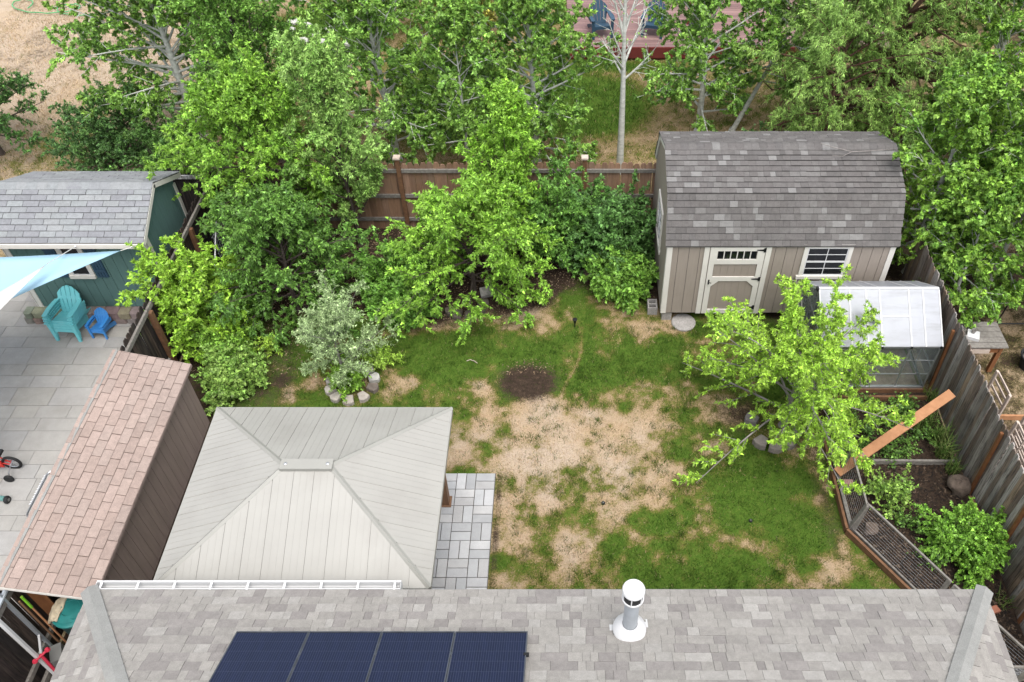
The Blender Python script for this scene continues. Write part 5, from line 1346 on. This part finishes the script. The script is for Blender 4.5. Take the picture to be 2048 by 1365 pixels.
def kids(R, P, D, L, B, idx, t, ang, spread, lift):
    """children leaving parents idx at t: position and direction"""
    p = P[idx]+D[idx]*(L[idx]*t)[:, None]+B[idx]*(L[idx]*t*t)[:, None]
    T = nrm(D[idx]+2*B[idx]*t[:, None])
    X = nrm(np.cross(T, R.normal(size=T.shape)))
    a = ang*(1+spread*R.normal(size=len(t)))
    d = nrm(T*np.cos(a)[:, None]+X*np.sin(a)[:, None]+np.array([0, 0, lift]))
    return p, d
LEAF_N = [0]
def leaves(R, P, D, L, W, col, fold=.25, droop=.15):
    """one small tapered leaf per row"""
    n = len(P)
    d = nrm(D+np.array([0, 0, -droop])); up = nrm(np.array([0, 0, 1.0])+R.normal(size=(n, 3))*.55)
    S = nrm(np.cross(d, up)); N_ = np.cross(S, d)
    l = L[:, None]; w = W[:, None]
    V = np.stack([P+d*l*.12-S*w*.55, P+d*l*.12+S*w*.55+N_*w*fold, P+d*l+N_*(-.1*l)], 1).reshape(-1, 3)
    F = np.arange(3*n).reshape(-1, 3)
    LEAF_N[0] += n
    return V, F, np.repeat(col, 3, 0)
def plant(name, label, cat, base, h, r, *, cb=.25, n1=24, n2=7, n3=6, nl=8, leaf=(.075, .045), col=(.09, .17, .03), col2=(.16, .26, .04), prof='round', e0=15, e1=70, bend=.0,
          tr=.06, bark='bark', lean=(0, 0), seed=1, l2=.42, tw=.2, shrub=False, group=None, leafmat='leaf', droop=.15, var=.42, stems=None, top_leaf=True, l1v=(.7, 1.12), sides=None, twig_r=.004, lift=.1, z0=0.0, out2=.2, twigs=False, dense=3.4, big=.88, light=1.68):
    nl = max(1, round(nl*dense)); leaf = (leaf[0]*big, leaf[1]*big); col = tuple(q*light for q in col); col2 = tuple(q*light for q in col2)
    R = np.random.RandomState(seed)
    base = np.array([base[0], base[1], z0], float)
    t_ = thing(name, label, cat, tuple(base), group)
    WV, WF, off = [], [], 0
    def wood(P, D, L, B, a, b, seg, k):
        nonlocal off
        V, q = tubes(P, D, L, B, a, b, seg, k); WV.append(V); WF.append(q+off); off += len(V)
    O = np.zeros((1, 3))
    if not shrub:
        D0 = np.array([[lean[0]/h, lean[1]/h, 1.0]]); L0 = np.array([h*.93]); B0 = np.array([[R.normal()*.03, R.normal()*.03, 0]])
        wood(O, D0, L0, B0, np.array([tr]), np.array([tr*.12]), 10, 8)
        # root flare
        wood(O-np.array([[0, 0, .03]]), np.array([[0, 0, 1.]]), np.array([.14]), np.zeros((1, 3)), np.array([tr*1.5]), np.array([tr*.97]), 2, 8)
        u = (np.arange(n1)+R.rand(n1)*.8)/n1; t = cb+(1-cb)*u*.98
        az = np.arange(n1)*2.39996+R.normal(size=n1)*.35
        el = np.radians(e0+(e1-e0)*u+R.normal(size=n1)*8)
        pf = {'round': np.sqrt(np.clip(1-((u-.38)/.68)**2, .05, 1)), 'cone': 1.02-.82*u, 'vase': .55+.45*np.sin(u*2.4), 'column': np.sqrt(np.clip(1-((u-.45)/.62)**2, .08, 1)), 'spread': np.sqrt(np.clip(1-(u/1.08)**2, .08, 1))}[prof]
        L1 = r*pf*R.uniform(*l1v, n1)
        if sides is not None:
            for (a0, wd, mul) in sides: L1 = L1*(1+(mul-1)*np.exp(-((np.angle(np.exp(1j*(az-a0))))/wd)**2))
        P1 = O+D0*(L0*t)[:, None]+B0*(L0*t*t)[:, None]
        D1 = np.stack([np.cos(el)*np.cos(az), np.cos(el)*np.sin(az), np.sin(el)], -1)
        rb = tr*.42*(1-.6*u)*np.clip(L1/r, .4, 1)
    else:
        az = np.arange(n1)*2.39996+R.normal(size=n1)*.3; cz = ((np.arange(n1)+.5)/n1)**.75
        tgt = np.stack([r*np.sqrt(1-np.minimum(cz, .999)**2)*np.cos(az), r*np.sqrt(1-np.minimum(cz, .999)**2)*np.sin(az), h*(.12+.88*cz)], -1)*R.uniform(*l1v, n1)[:, None]
        tgt[:, :2] += np.array(lean)*(tgt[:, 2:]/h)
        P1 = np.stack([.12*r*np.cos(az), .12*r*np.sin(az), np.zeros(n1)], -1)
        v = tgt-P1; L1 = np.linalg.norm(v, axis=1); D1 = v/L1[:, None]; rb = np.full(n1, tr)
    B1 = np.stack([R.normal(size=n1)*.06, R.normal(size=n1)*.06, np.full(n1, bend)+R.normal(size=n1)*.04], -1)
    wood(P1, D1, L1, B1, rb, rb*.2, 6, 5)
    # second order
    i2 = np.repeat(np.arange(n1), n2); t2 = np.tile((np.arange(n2)+.5)/n2, n1)*(1-out2)+out2+R.normal(size=n1*n2)*.03; t2 = np.clip(t2, .08, 1)
    P2, D2 = kids(R, P1, D1, L1, B1, i2, t2, .85, .25, lift)
    L2 = L1[i2]*l2*(1.15-.65*t2)*R.uniform(.6, 1.25, len(i2))
    B2 = np.stack([R.normal(size=len(i2))*.08, R.normal(size=len(i2))*.08, np.full(len(i2), bend*.8)], -1)
    wood(P2, D2, L2, B2, rb[i2]*.3, rb[i2]*.08+.0015, 3, 4)
    # twigs with leaves, on second order branches and at first order ends
    i3 = np.repeat(np.arange(len(i2)), n3); t3 = np.clip(np.tile((np.arange(n3)+.6)/n3, len(i2))+R.normal(size=len(i3))*.05, .08, 1)
    P3, D3 = kids(R, P2, D2, L2, B2, i3, t3, .8, .3, lift*.6)
    L3 = tw*R.uniform(.5, 1.3, len(i3)); B3 = np.stack([R.normal(size=len(i3))*.1, R.normal(size=len(i3))*.1, np.full(len(i3), bend*.6-.05)], -1)
    if twigs: wood(P3, D3, L3, B3, np.full(len(i3), twig_r), np.full(len(i3), twig_r*.4), 1, 3)
    tone2 = R.rand(len(i2)); tone3 = R.rand(len(i3))
    i4 = np.repeat(np.arange(len(i3)), nl); t4 = np.clip(np.tile((np.arange(nl)+.7)/nl, len(i3))+R.normal(size=len(i4))*.04, .05, 1.0)
    P4, D4 = kids(R, P3, D3, L3, B3, i4, t4, .95, .3, .0)
    lw = R.uniform(.65, 1.2, len(i4)); LL = leaf[0]*lw; LW = leaf[1]*lw*R.uniform(.85, 1.15, len(i4))
    mixf = np.clip(.35*tone2[i3][i4]+.3*tone3[i4]+.35*R.rand(len(i4)), 0, 1)[:, None]
    c = np.array(col)[None]*(1-mixf)+np.array(col2)[None]*mixf
    c = c*np.exp(R.normal(size=(len(i4), 1))*var)
    keep = (P4[:, 2]+base[2] > .03)
    V, F, C = leaves(R, P4[keep], D4[keep], LL[keep], LW[keep], c[keep], droop=droop)
    put('stem' if shrub else 'trunk', np_mesh('wood', np.concatenate(WV), np.concatenate(WF), smooth=True), M[bark], t_)
    put('foliage' if shrub else 'crown', np_mesh('foliage', V, F, C), M[leafmat], t_)
    return t_
DKG, MDG, BRG, YLG = (.048, .108, .022), (.065, .145, .026), (.10, .20, .026), (.15, .26, .03)
ASP, ASP2 = (.072, .155, .03), (.15, .245, .04)
# --- inside the yard
plant('cherry_tree', 'dense dark green cherry tree by the left fence corner', 'tree', (-5.72, 12.8), 2.35, 1.75, cb=.1, n1=46, n2=8, n3=7, nl=8, leaf=(.085, .042), col=DKG, col2=(.10, .19, .03), e0=0, e1=75, bend=-.12, tr=.07, seed=3, big=.82, dense=3.8, l2=.4, droop=.4, lift=.05, sides=[(math.pi, .8, 1.15)])
plant('apple_tree', 'bright green apple tree with drooping arms in the middle of the bed', 'tree', (-2.05, 13.35), 2.25, 1.85, cb=.15, n1=40, n2=8, n3=7, nl=8, leaf=(.085, .042), col=BRG, col2=(.17, .29, .035), e0=8, e1=70, bend=-.2, light=1.66, tr=.06, seed=14, l2=.36, droop=.25, sides=[(-1.2, .5, 1.15), (-2.0, .3, 1.3)])
plant('pear_tree', 'upright bright green pear tree with pointed shoots at the fence', 'tree', (-1.3, 14.75), 3.6, 1.2, cb=.18, n1=34, n2=8, n3=6, nl=8, leaf=(.085, .04), col=(.10, .2, .025), col2=(.18, .31, .035), e0=35, e1=84, bend=.16, light=1.66, tr=.055, seed=8, l2=.4, lift=.45, prof='column')
plant('shrub', 'dense mid green shrub against the back fence between pear and viburnum', 'shrub', (-.35, 14.55), 2.3, 1.05, shrub=True, n1=36, n2=7, n3=6, nl=8, leaf=(.08, .045), col=MDG, col2=(.1, .2, .035), tr=.014, seed=5)
plant('viburnum_shrub', 'dark green rounded shrub beside the tan shed gable', 'shrub', (.82, 14.35), 2.15, 1.05, shrub=True, n1=38, n2=7, n3=6, nl=8, leaf=(.085, .05), col=DKG, col2=(.08, .165, .045), tr=.014, seed=6, bend=-.06)
plant('currant_bush', 'fresh green currant bush at the corner of the tan shed', 'shrub', (1.12, 13.35), 1.05, .72, shrub=True, n1=26, n2=7, n3=5, nl=7, leaf=(.075, .065), col=(.08, .175, .028), col2=(.15, .26, .04), tr=.01, seed=7)
plant('currant_bush', 'fresh green currant bush below the apple tree left side', 'shrub', (-3.65, 13.15), 1.1, .95, shrub=True, n1=28, n2=7, n3=5, nl=7, leaf=(.075, .065), col=(.07, .165, .025), col2=(.13, .24, .04), tr=.01, seed=11)
plant('currant_bush', 'low green currant clump spilling onto the lawn below the apple tree', 'shrub', (-3.35, 12.55), .5, .4, shrub=True, n1=12, n2=5, n3=5, nl=7, leaf=(.07, .06), col=(.07, .16, .025), col2=(.12, .23, .035), tr=.008, seed=12)
plant('lilac_bush', 'yellowish green lilac bush leaning over the left fence', 'shrub', (-7.3, 12.15), 2.25, 1.0, shrub=True, n1=36, n2=7, n3=6, nl=8, leaf=(.09, .055), col=(.11, .21, .02), col2=(.19, .3, .035), l1v=(.85, 1.05), light=1.75, tr=.014, seed=13, lean=(.0, -.1))
plant('currant_bush', 'fresh green currant bush between lilac and lean-to shed', 'shrub', (-6.85, 11.55), .8, .55, shrub=True, n1=20, n2=6, n3=5, nl=7, leaf=(.07, .06), col=(.085, .18, .025), col2=(.16, .27, .04), tr=.009, seed=15)
plant('currant_bush', 'mixed pale green currant bush at the end of the lean-to shed', 'shrub', (-6.5, 10.7), .8, .6, shrub=True, n1=22, n2=6, n3=5, nl=7, leaf=(.07, .06), col=(.075, .165, .025), col2=(.2, .28, .07), tr=.009, seed=16)
plant('currant_bush', 'small green bush behind the lilac near the cherry trunk', 'shrub', (-6.75, 12.6), .7, .5, shrub=True, n1=16, n2=6, n3=5, nl=7, leaf=(.07, .06), col=(.07, .155, .025), col2=(.13, .22, .04), tr=.009, seed=17)
plant('silver_tree', 'silvery grey leaved young tree in the pale stone ring', 'tree', (-4.36, 10.82), 1.5, 1.2, cb=.25, n1=22, n2=8, n3=6, nl=9, leaf=(.06, .02), col=(.15, .215, .09), col2=(.25, .315, .16), light=1.5, dense=2.2, e0=2, e1=70, bend=.05, tr=.04, bark='bark_grey', seed=18, l2=.36, leafmat='leaf_silver', prof='round', tw=.16, l1v=(.45, 1.2), lift=.25)
plant('sucker_shoots', 'bright green shoots at the foot of the silver tree', 'shrub', (-4.3, 10.72), .55, .32, shrub=True, n1=14, n2=4, n3=4, nl=7, leaf=(.06, .03), col=(.1, .2, .025), col2=(.17, .28, .04), tr=.006, seed=19)
plant('sucker_shoots', 'small bright green sapling shoots right of the silver tree', 'shrub', (-3.72, 11.2), .55, .28, shrub=True, n1=10, n2=4, n3=4, nl=6, leaf=(.06, .025), col=(.15, .25, .03), col2=(.24, .34, .06), tr=.006, seed=20)
plant('seedling', 'tiny bright green seedling in the bare soil left of the silver tree', 'seedling', (-6.0, 11.6), .42, .2, shrub=True, n1=7, n2=4, n3=3, nl=6, leaf=(.055, .025), col=(.15, .25, .03), col2=(.24, .34, .05), tr=.005, seed=22)
plant('plum_tree', 'yellow green plum tree with long arching branches before the greenhouse', 'tree', (3.95, 9.75), 2.0, 2.35, cb=.2, n1=32, n2=10, n3=7, nl=8, leaf=(.075, .032), col=(.13, .23, .026), col2=(.23, .35, .04), e0=20, e1=62, bend=-.22, light=1.66, tr=.07, bark='bark_grey', sides=[(.2, .6, .82), (3.14, .6, 1.1)], seed=24, l2=.28, prof='round', l1v=(.7, 1.15), tw=.15, out2=.12, twigs=True)
plant('slender_pear_tree', 'tall slender pear tree with pale young leaves behind the cherry', 'tree', (-4.75, 14.9), 4.7, 1.45, cb=.14, n1=38, n2=7, n3=6, nl=8, leaf=(.085, .035), col=(.095, .19, .035), col2=(.22, .32, .09), e0=40, e1=82, bend=.08, tr=.055, seed=26, l2=.32, prof='column', lift=.3, l1v=(.5, 1.25))
plant('plum_tree', 'broad bright green tree spreading over the back fence left side', 'tree', (-6.6, 15.0), 3.5, 2.1, cb=.42, n1=40, n2=8, n3=7, nl=8, leaf=(.085, .045), col=(.085, .18, .024), col2=(.17, .285, .035), e0=5, e1=72, bend=.02, light=1.66, tr=.08, seed=28, l2=.4, prof='spread')
# bed plants on the right
plant('gooseberry_bush', 'round bright green gooseberry bush by the streaked fence', 'shrub', (6.42, 7.1), .9, .68, shrub=True, n1=30, n2=7, n3=5, nl=7, leaf=(.05, .042), dense=3.8, col=(.08, .18, .024), col2=(.15, .27, .035), tr=.01, seed=30)
plant('berry_bush', 'sprawling leafy berry bush in the middle of vegetable bed', 'shrub', (5.42, 8.1), .7, .42, shrub=True, n1=11, n2=5, n3=3, nl=6, leaf=(.055, .04), dense=2.5, col=(.08, .165, .028), col2=(.18, .26, .05), tr=.008, seed=31, l1v=(.5, 1.3))
k = 0
R_ = random.Random(77)
for (x, y, hh, lb) in ((5.05, 10.0, .3, 'leafy seedling clump in the bed corner near the greenhouse sill'), (5.55, 10.05, .25, 'low leafy clump before the greenhouse middle'), (6.1, 9.95, .22, 'low leafy clump under the raised end of the plank'), (5.3, 9.5, .3, 'strawberry like clump left of the plank in the bed'), (6.0, 9.2, .28, 'leafy clump below the plank in the bed middle'), (5.2, 9.05, .25, 'leafy clump at the cross timber left end'), (6.45, 9.4, .3, 'leafy clump beside the grass under the streaked fence'), (5.75, 8.98, .22, 'small leafy clump touching the cross timber'), (5.65, 7.55, .22, 'small leafy runner in the dark mulch'), (5.85, 6.95, .25, 'small leafy plant left of the gooseberry bush'), (6.3, 10.15, .2, 'small leafy clump at the fence end of greenhouse sill'), (5.75, 9.65, .25, 'leafy clump right above the plank')):
    k += 1; plant('bed_plant', lb, 'plant', (x, y), hh, hh*.8, shrub=True, n1=6, n2=4, n3=3, nl=6, leaf=(.05, .038), dense=1.1, light=1.2, col=(.055, .13, .025), col2=(.13, .23, .04), tr=.004, seed=40+k, group='low plants in the vegetable bed', z0=.05)
# --- beyond the back fence
AL = dict(leaf=(.088, .077), col=ASP, col2=ASP2, bark='bark_white', droop=.45)
plant('aspen_tree', 'white barked aspen with full crown at the edge of the dry field', 'tree', (-9.75, 19.4), 5.3, 2.5, cb=.1, n1=62, n2=8, n3=7, nl=8, e0=5, e1=75, bend=-.02, tr=.13, seed=51, **AL)
plant('aspen_thicket', 'dark green aspen sucker thicket behind the teal shed', 'shrub', (-11.35, 18.1), 2.0, 1.35, shrub=True, n1=34, n2=7, n3=6, nl=8, leaf=(.06, .05), col=(.035, .085, .026), col2=(.075, .14, .035), tr=.012, seed=52)
plant('aspen_thicket', 'green sucker thicket at the foot of the field aspen', 'shrub', (-9.6, 17.3), 1.7, 1.3, shrub=True, n1=28, n2=7, n3=6, nl=7, leaf=(.06, .05), col=(.04, .1, .026), col2=(.09, .16, .035), tr=.012, seed=53)
plant('aspen_tree', 'leafy young aspen behind the broad fence tree', 'tree', (-7.3, 18.2), 5.2, 1.75, cb=.1, n1=50, n2=8, n3=7, nl=8, e0=30, e1=82, bend=.05, tr=.08, prof='column', seed=54, leaf=(.075, .045), col=(.07, .155, .028), col2=(.13, .23, .04), bark='bark')
plant('aspen_tree', 'aspen with pale forked trunk behind the slender pear', 'tree', (-4.4, 18.3), 5.2, 2.2, cb=.1, n1=54, n2=7, n3=6, nl=8, e0=10, e1=75, bend=.0, tr=.1, seed=55, **AL)
plant('aspen_tree', 'aspen with crooked white branches left of the bare trunk', 'tree', (-.85, 18.2), 5.2, 1.95, cb=.08, n1=54, n2=7, n3=6, nl=8, e0=5, e1=78, bend=.0, tr=.1, seed=56, **AL)
plant('aspen_tree', 'loose leaved aspen left of the crooked one over the lawn', 'tree', (-2.5, 17.6), 4.4, 1.4, cb=.12, n1=30, n2=6, n3=5, nl=7, e0=5, e1=75, bend=.0, tr=.06, seed=57, **AL)
plant('bare_aspen', 'pale nearly leafless aspen trunk standing behind the fence', 'tree', (1.24, 17.75), 6.0, 1.3, cb=.45, n1=22, n2=6, n3=2, nl=1, dense=1, twigs=True, e0=45, e1=80, bend=.05, tr=.095, seed=58, leaf=(.06, .05), col=ASP, col2=ASP2, bark='bark_white', twig_r=.006, prof='column')
plant('aspen_tree', 'aspen with low leafy crown left of the willow before the deck', 'tree', (3.4, 19.6), 5.0, 1.8, cb=.12, n1=46, n2=7, n3=6, nl=7, e0=5, e1=75, bend=.0, tr=.09, seed=59, **AL)
plant('aspen_tree', 'leaning white aspen behind the tan shed ridge', 'tree', (4.3, 19.6), 5.0, 1.5, cb=.3, n1=32, n2=6, n3=6, nl=7, e0=5, e1=75, bend=.0, tr=.07, lean=(2.0, .3), seed=60, **AL)
WLW = dict(leaf=(.11, .018), col=(.10, .185, .04), col2=(.21, .31, .075), bark='bark_red', droop=.5)
plant('willow_tree', 'feathery pale green willow with reddish trunk behind the tan shed', 'tree', (7.9, 19.3), 5.3, 3.2, cb=.15, n1=64, n2=9, n3=7, nl=9, e0=5, e1=70, bend=-.2, tr=.24, seed=61, l2=.34, tw=.3, **WLW)
plant('willow_tree', 'smaller willow stem with feathery leaves nearer the tan shed', 'tree', (6.2, 18.0), 4.8, 2.1, cb=.25, n1=40, n2=8, n3=7, nl=9, e0=10, e1=70, bend=-.2, tr=.1, seed=62, l2=.34, tw=.3, **WLW)
plant('undergrowth', 'dark undergrowth along the fence behind the tan shed', 'shrub', (4.9, 17.2), 1.2, 1.3, shrub=True, n1=26, n2=6, n3=5, nl=7, leaf=(.06, .05), col=(.03, .075, .022), col2=(.07, .13, .03), tr=.01, seed=63)
plant('yellow_shrub', 'dark shrub with yellowish leaves at the top edge', 'shrub', (-3.25, 25.6), 2.6, 1.2, shrub=True, n1=26, n2=6, n3=5, nl=6, leaf=(.12, .1), col=(.1, .11, .02), col2=(.3, .28, .06), tr=.02, seed=64)
plant('back_tree', 'green tree at the top edge between flagstones and yellow shrub', 'tree', (-5.6, 25.0), 4.6, 1.9, cb=.1, n1=28, n2=6, n3=6, nl=7, leaf=(.1, .07), col=ASP, col2=ASP2, bark='bark_white', seed=65, tr=.08)
plant('back_tree', 'green tree at the top edge above the field aspen', 'tree', (-10.3, 24.8), 4.2, 1.7, cb=.1, n1=24, n2=6, n3=6, nl=7, leaf=(.1, .07), col=ASP, col2=ASP2, bark='bark_white', seed=66, tr=.08)
plant('field_tree', 'dark green orchard tree on the dry field at the left edge', 'tree', (-14.6, 18.55), 2.9, 1.5, cb=.22, n1=40, n2=7, n3=6, nl=7, leaf=(.085, .045), col=(.035, .09, .026), col2=(.08, .16, .035), e0=5, e1=70, tr=.07, seed=67)
plant('field_shrub', 'low green shrub just left of the teal shed roof', 'shrub', (-14.8, 16.4), 1.3, 1.0, shrub=True, n1=20, n2=6, n3=5, nl=6, leaf=(.07, .05), col=(.04, .1, .026), col2=(.09, .16, .035), tr=.01, seed=68)
# --- beyond the right fence
RL = dict(leaf=(.075, .068), col=(.06, .14, .026), col2=(.17, .275, .035), bark='bark_white', droop=.45)
plant('aspen_tree', 'many stemmed aspen crown touching the tan shed roof', 'tree', (7.4, 14.0), 4.6, 1.6, cb=.08, n1=48, n2=8, n3=6, nl=8, e0=5, e1=78, tr=.08, seed=71, **RL)
plant('aspen_tree', 'aspen with two pale stems above the potting table', 'tree', (8.9, 13.4), 5.3, 1.7, cb=.2, n1=46, n2=8, n3=6, nl=8, e0=5, e1=78, tr=.09, seed=72, **RL)
plant('aspen_tree', 'aspen spreading over the greenhouse end of the streaked fence', 'tree', (7.75, 12.5), 3.3, 1.15, cb=.15, n1=34, n2=7, n3=6, nl=8, e0=5, e1=75, tr=.05, seed=73, **RL)
plant('aspen_tree', 'tall aspen behind the others at the right edge', 'tree', (9.6, 15.6), 5.0, 2.0, cb=.08, n1=50, n2=8, n3=6, nl=8, e0=5, e1=78, tr=.1, seed=74, **RL)
plant('aspen_tree', 'small aspen at the right edge over the table', 'tree', (9.5, 12.3), 3.4, 1.15, cb=.2, n1=30, n2=7, n3=6, nl=8, e0=5, e1=75, tr=.05, seed=75, **RL)
plant('aspen_tree', 'aspen at the upper right filling beside the willow', 'tree', (9.9, 18.4), 4.9, 1.9, cb=.08, n1=44, n2=7, n3=6, nl=8, e0=5, e1=78, tr=.1, seed=76, **RL)
print('leaves', LEAF_N[0])

# ------------------------------------------------------------------ grass, straw and weeds
def grass(name, label, x0, x1, y0, y1, dens, fn, seed, hmin=.02, hmax=.06, mask=None, w=.008, group=None, clumps=0):
    R = np.random.RandomState(seed); n = int((x1-x0)*(y1-y0)*dens)
    x = R.uniform(x0, x1, n); y = R.uniform(y0, y1, n); cl = np.zeros(n, bool)
    if clumps:
        cx_, cy_ = R.uniform(x0, x1, clumps), R.uniform(y0, y1, clumps); q = R.randint(18, 60, clumps); i_ = np.repeat(np.arange(clumps), q); rr = R.uniform(.03, .09, clumps)[i_]
        x = np.concatenate([x, cx_[i_]+R.normal(size=len(i_))*rr]); y = np.concatenate([y, cy_[i_]+R.normal(size=len(i_))*rr]); cl = np.concatenate([cl, np.ones(len(i_), bool)]); n = len(x)
    g, s, p = fn(x, y); clump = fbm(x, y, 7, N_B, 3)
    kp = (R.rand(n) > s*1.15) & (R.rand(n) < .25+.9*np.maximum(g, .35)*sstep(.25, .6, clump))
    kp |= cl & (s < .45)
    if mask is not None: kp &= mask(x, y)
    zc = y*CP+CAM_H*SP; u = 1140+1700*x/zc; v = 682.5-1700*(y*SP-CAM_H*CP)/zc
    kp &= (u > -60) & (u < 2110) & (v > -60) & (v < 1400)
    x, y, g, cl = x[kp], y[kp], g[kp], cl[kp]; n = len(x)
    isg = R.rand(n) < np.clip((g-.5)*1.5+.5+1.4*(fbm(x, y, 6, N_C, 3)-.5), 0.03, .97)
    isg |= cl & (R.rand(n) < .85)
    h = R.uniform(hmin, hmax, n)*np.where(isg, 1, .7)*np.where(cl, 1.35, 1); a = R.rand(n)*6.28; ln = R.uniform(.2, 1.1, n)*h*np.where(isg, 1, 1.6); b = R.rand(n)*6.28
    P = np.stack([x, y, np.full(n, -.012)], -1)
    wv = np.stack([np.cos(a), np.sin(a), a*0], -1)*(w*.5*R.uniform(.6, 1.4, n))[:, None]
    T = P+np.stack([np.cos(b)*ln, np.sin(b)*ln, h+.012], -1)
    V = np.stack([P-wv, P+wv, T], 1).reshape(-1, 3)
    gc = np.array([(.05,.105,.014),(.075,.14,.018),(.11,.17,.026),(.035,.085,.016)])[R.randint(0, 4, n)]
    dc = np.array([(.45,.33,.2),(.55,.42,.28),(.34,.23,.13),(.5,.36,.2)])[R.randint(0, 4, n)]
    c = np.where(isg[:, None], gc, dc)*np.exp(R.normal(size=(n, 1))*.18)
    o = put(name, np_mesh(name, V, np.arange(3*n).reshape(-1, 3), np.repeat(c, 3, 0)), M['blade'])
    return tag(o, label, 'grass', group, 'stuff')
def yard_mask(x, y):
    a = (x < bed_x(y)-.06) & (x > -6.6)
    a &= ~((x < -1.3) & (x > -5.4) & (y < 8.68))
    a &= ~((x > 1.85) & (y > 12.45))
    return a & (y > 4.95)
grass('lawn_grass', 'patchy green and straw coloured lawn grass', -6.6, 6.2, 5.0, 13.4, 3400, yard_map, 5, hmax=.07, mask=yard_mask, clumps=1500)
grass('back_grass', 'green and dry grass on the ground behind the fence', -18, 9, 16.0, 27.5, 900, back_map, 6, hmin=.03, hmax=.1, w=.014, mask=lambda x, y: ~((x > -.1) & (y > 23.4)))
grass('side_grass', 'dry weedy grass beyond the right fence', 7.05, 10.5, 7.5, 13, 1500, side_map, 7, hmin=.02, hmax=.07)
def tuft(label, x, y, n, h, seed, spread=.12, col=((.08,.16,.03),(.14,.22,.05),(.2,.24,.08)), w=.014, name='grass_tuft', group='grass tufts'):
    R = np.random.RandomState(seed); a = R.rand(n)*6.28; r = spread*np.sqrt(R.rand(n)); hh = h*R.uniform(.5, 1.1, n); ln = hh*R.uniform(.2, .8, n); b = R.rand(n)*6.28
    P = np.stack([r*np.cos(a), r*np.sin(a), a*0], -1); D = np.stack([np.cos(b), np.sin(b), b*0], -1); S = np.stack([-np.sin(b), np.cos(b), b*0], -1)*w*.5
    Mi = P+D*(ln*.3)[:, None]+np.array([0, 0, 1])*(hh*.65)[:, None]; T = P+D*ln[:, None]+np.array([0, 0, 1])*hh[:, None]*.95
    V = np.stack([P-S, P+S, Mi+S*.8, Mi-S*.8, T], 1).reshape(-1, 3); bse = np.arange(n)[:, None]*5
    F = np.concatenate([bse+np.array([0, 1, 2]), bse+np.array([0, 2, 3]), bse+np.array([3, 2, 4])], 0)
    c = np.array(col)[R.randint(0, len(col), n)]*np.exp(R.normal(size=(n, 1))*.15)
    t = thing(name, label, 'grass', (x, y, .03), group)
    put('blades', np_mesh('blades', V, F, np.repeat(c, 5, 0)), M['blade'], t)
for k, (x, y, n, h, lb) in enumerate(((6.62, 9.75, 90, .4, 'tall grass tuft at the fence foot behind the plank'), (6.7, 9.35, 110, .45, 'tall grass tuft under the streaked fence beside the bed plants'), (6.66, 9.0, 120, .45, 'tall yellowish grass tuft at the cross timber end'), (6.72, 8.68, 90, .35, 'grass tuft just above the big brown rock'), (6.35, 9.55, 40, .5, 'thin pale onion leaves standing in the bed'), (6.85, 10.3, 80, .3, 'grass tuft where greenhouse meets the streaked fence'), (6.75, 6.2, 40, .25, 'small grass tuft below the gooseberry bush'))):
    tuft(lb, x, y, n, h, 90+k)
for k, (x, y, n, h, lb) in enumerate(((-.1, 14.15, 26, .5, 'iris leaves in the dark soil left of the reddish rocks'), (.12, 13.95, 22, .45, 'iris leaves right beside the reddish rocks'), (-.3, 14.3, 16, .4, 'iris leaves at the foot of the mid green shrub'), (-9.0, 16.6, 40, .6, 'iris leaves behind the fence corner post'))):
    tuft(lb, x, y, n, h, 120+k, .1, ((.09,.17,.05),(.13,.21,.07)), .022, 'iris_clump', 'iris clumps')
R_ = np.random.RandomState(8)
t = thing('flower_clump', 'purple flowers low behind the back fence', 'flowers', (-4.6, 16.9, 0))
n = 160; P = np.stack([R_.normal(size=n)*.25, R_.normal(size=n)*.15, R_.uniform(.4, .75, n)], -1)
V, F, C = leaves(R_, P, R_.normal(size=(n, 3)), np.full(n, .06), np.full(n, .05), np.tile(np.array([(.12, .02, .14)]), (n, 1)))
put('petals', np_mesh('petals', V, F, C), M['leaf'], t)
MB().tube([(-4.6, 16.9, 0), (-4.58, 16.9, .6)], .01, 5).tube([(-4.62, 16.9, 0), (-4.8, 16.92, .55)], .01, 5).tube([(-4.6, 16.9, 0), (-4.4, 16.86, .55)], .01, 5).build('stalk', M['bark'], t)
# fallen leaves and litter under the trees
R_ = np.random.RandomState(12); n = 16000
x = R_.uniform(-7.5, 1.8, n); y = R_.uniform(11.0, 15.4, n); g, s, p = yard_map(x, y); kp = R_.rand(n) < s; x, y = x[kp], y[kp]; n = len(x)
c = np.array([(.17,.11,.07),(.26,.18,.11),(.09,.06,.045),(.34,.26,.17)])[R_.randint(0, 4, n)]
V, F, C = leaves(R_, np.stack([x, y, np.full(n, .015)], -1), np.stack([R_.normal(size=n), R_.normal(size=n), R_.normal(size=n)*.15], -1), R_.uniform(.02, .06, n), R_.uniform(.012, .03, n), c, droop=0)
tag(put('leaf_litter', np_mesh('leaf_litter', V, F, C), M['mulch']), 'brown leaf litter on the soil under the fruit trees', 'leaf litter', kind='stuff')
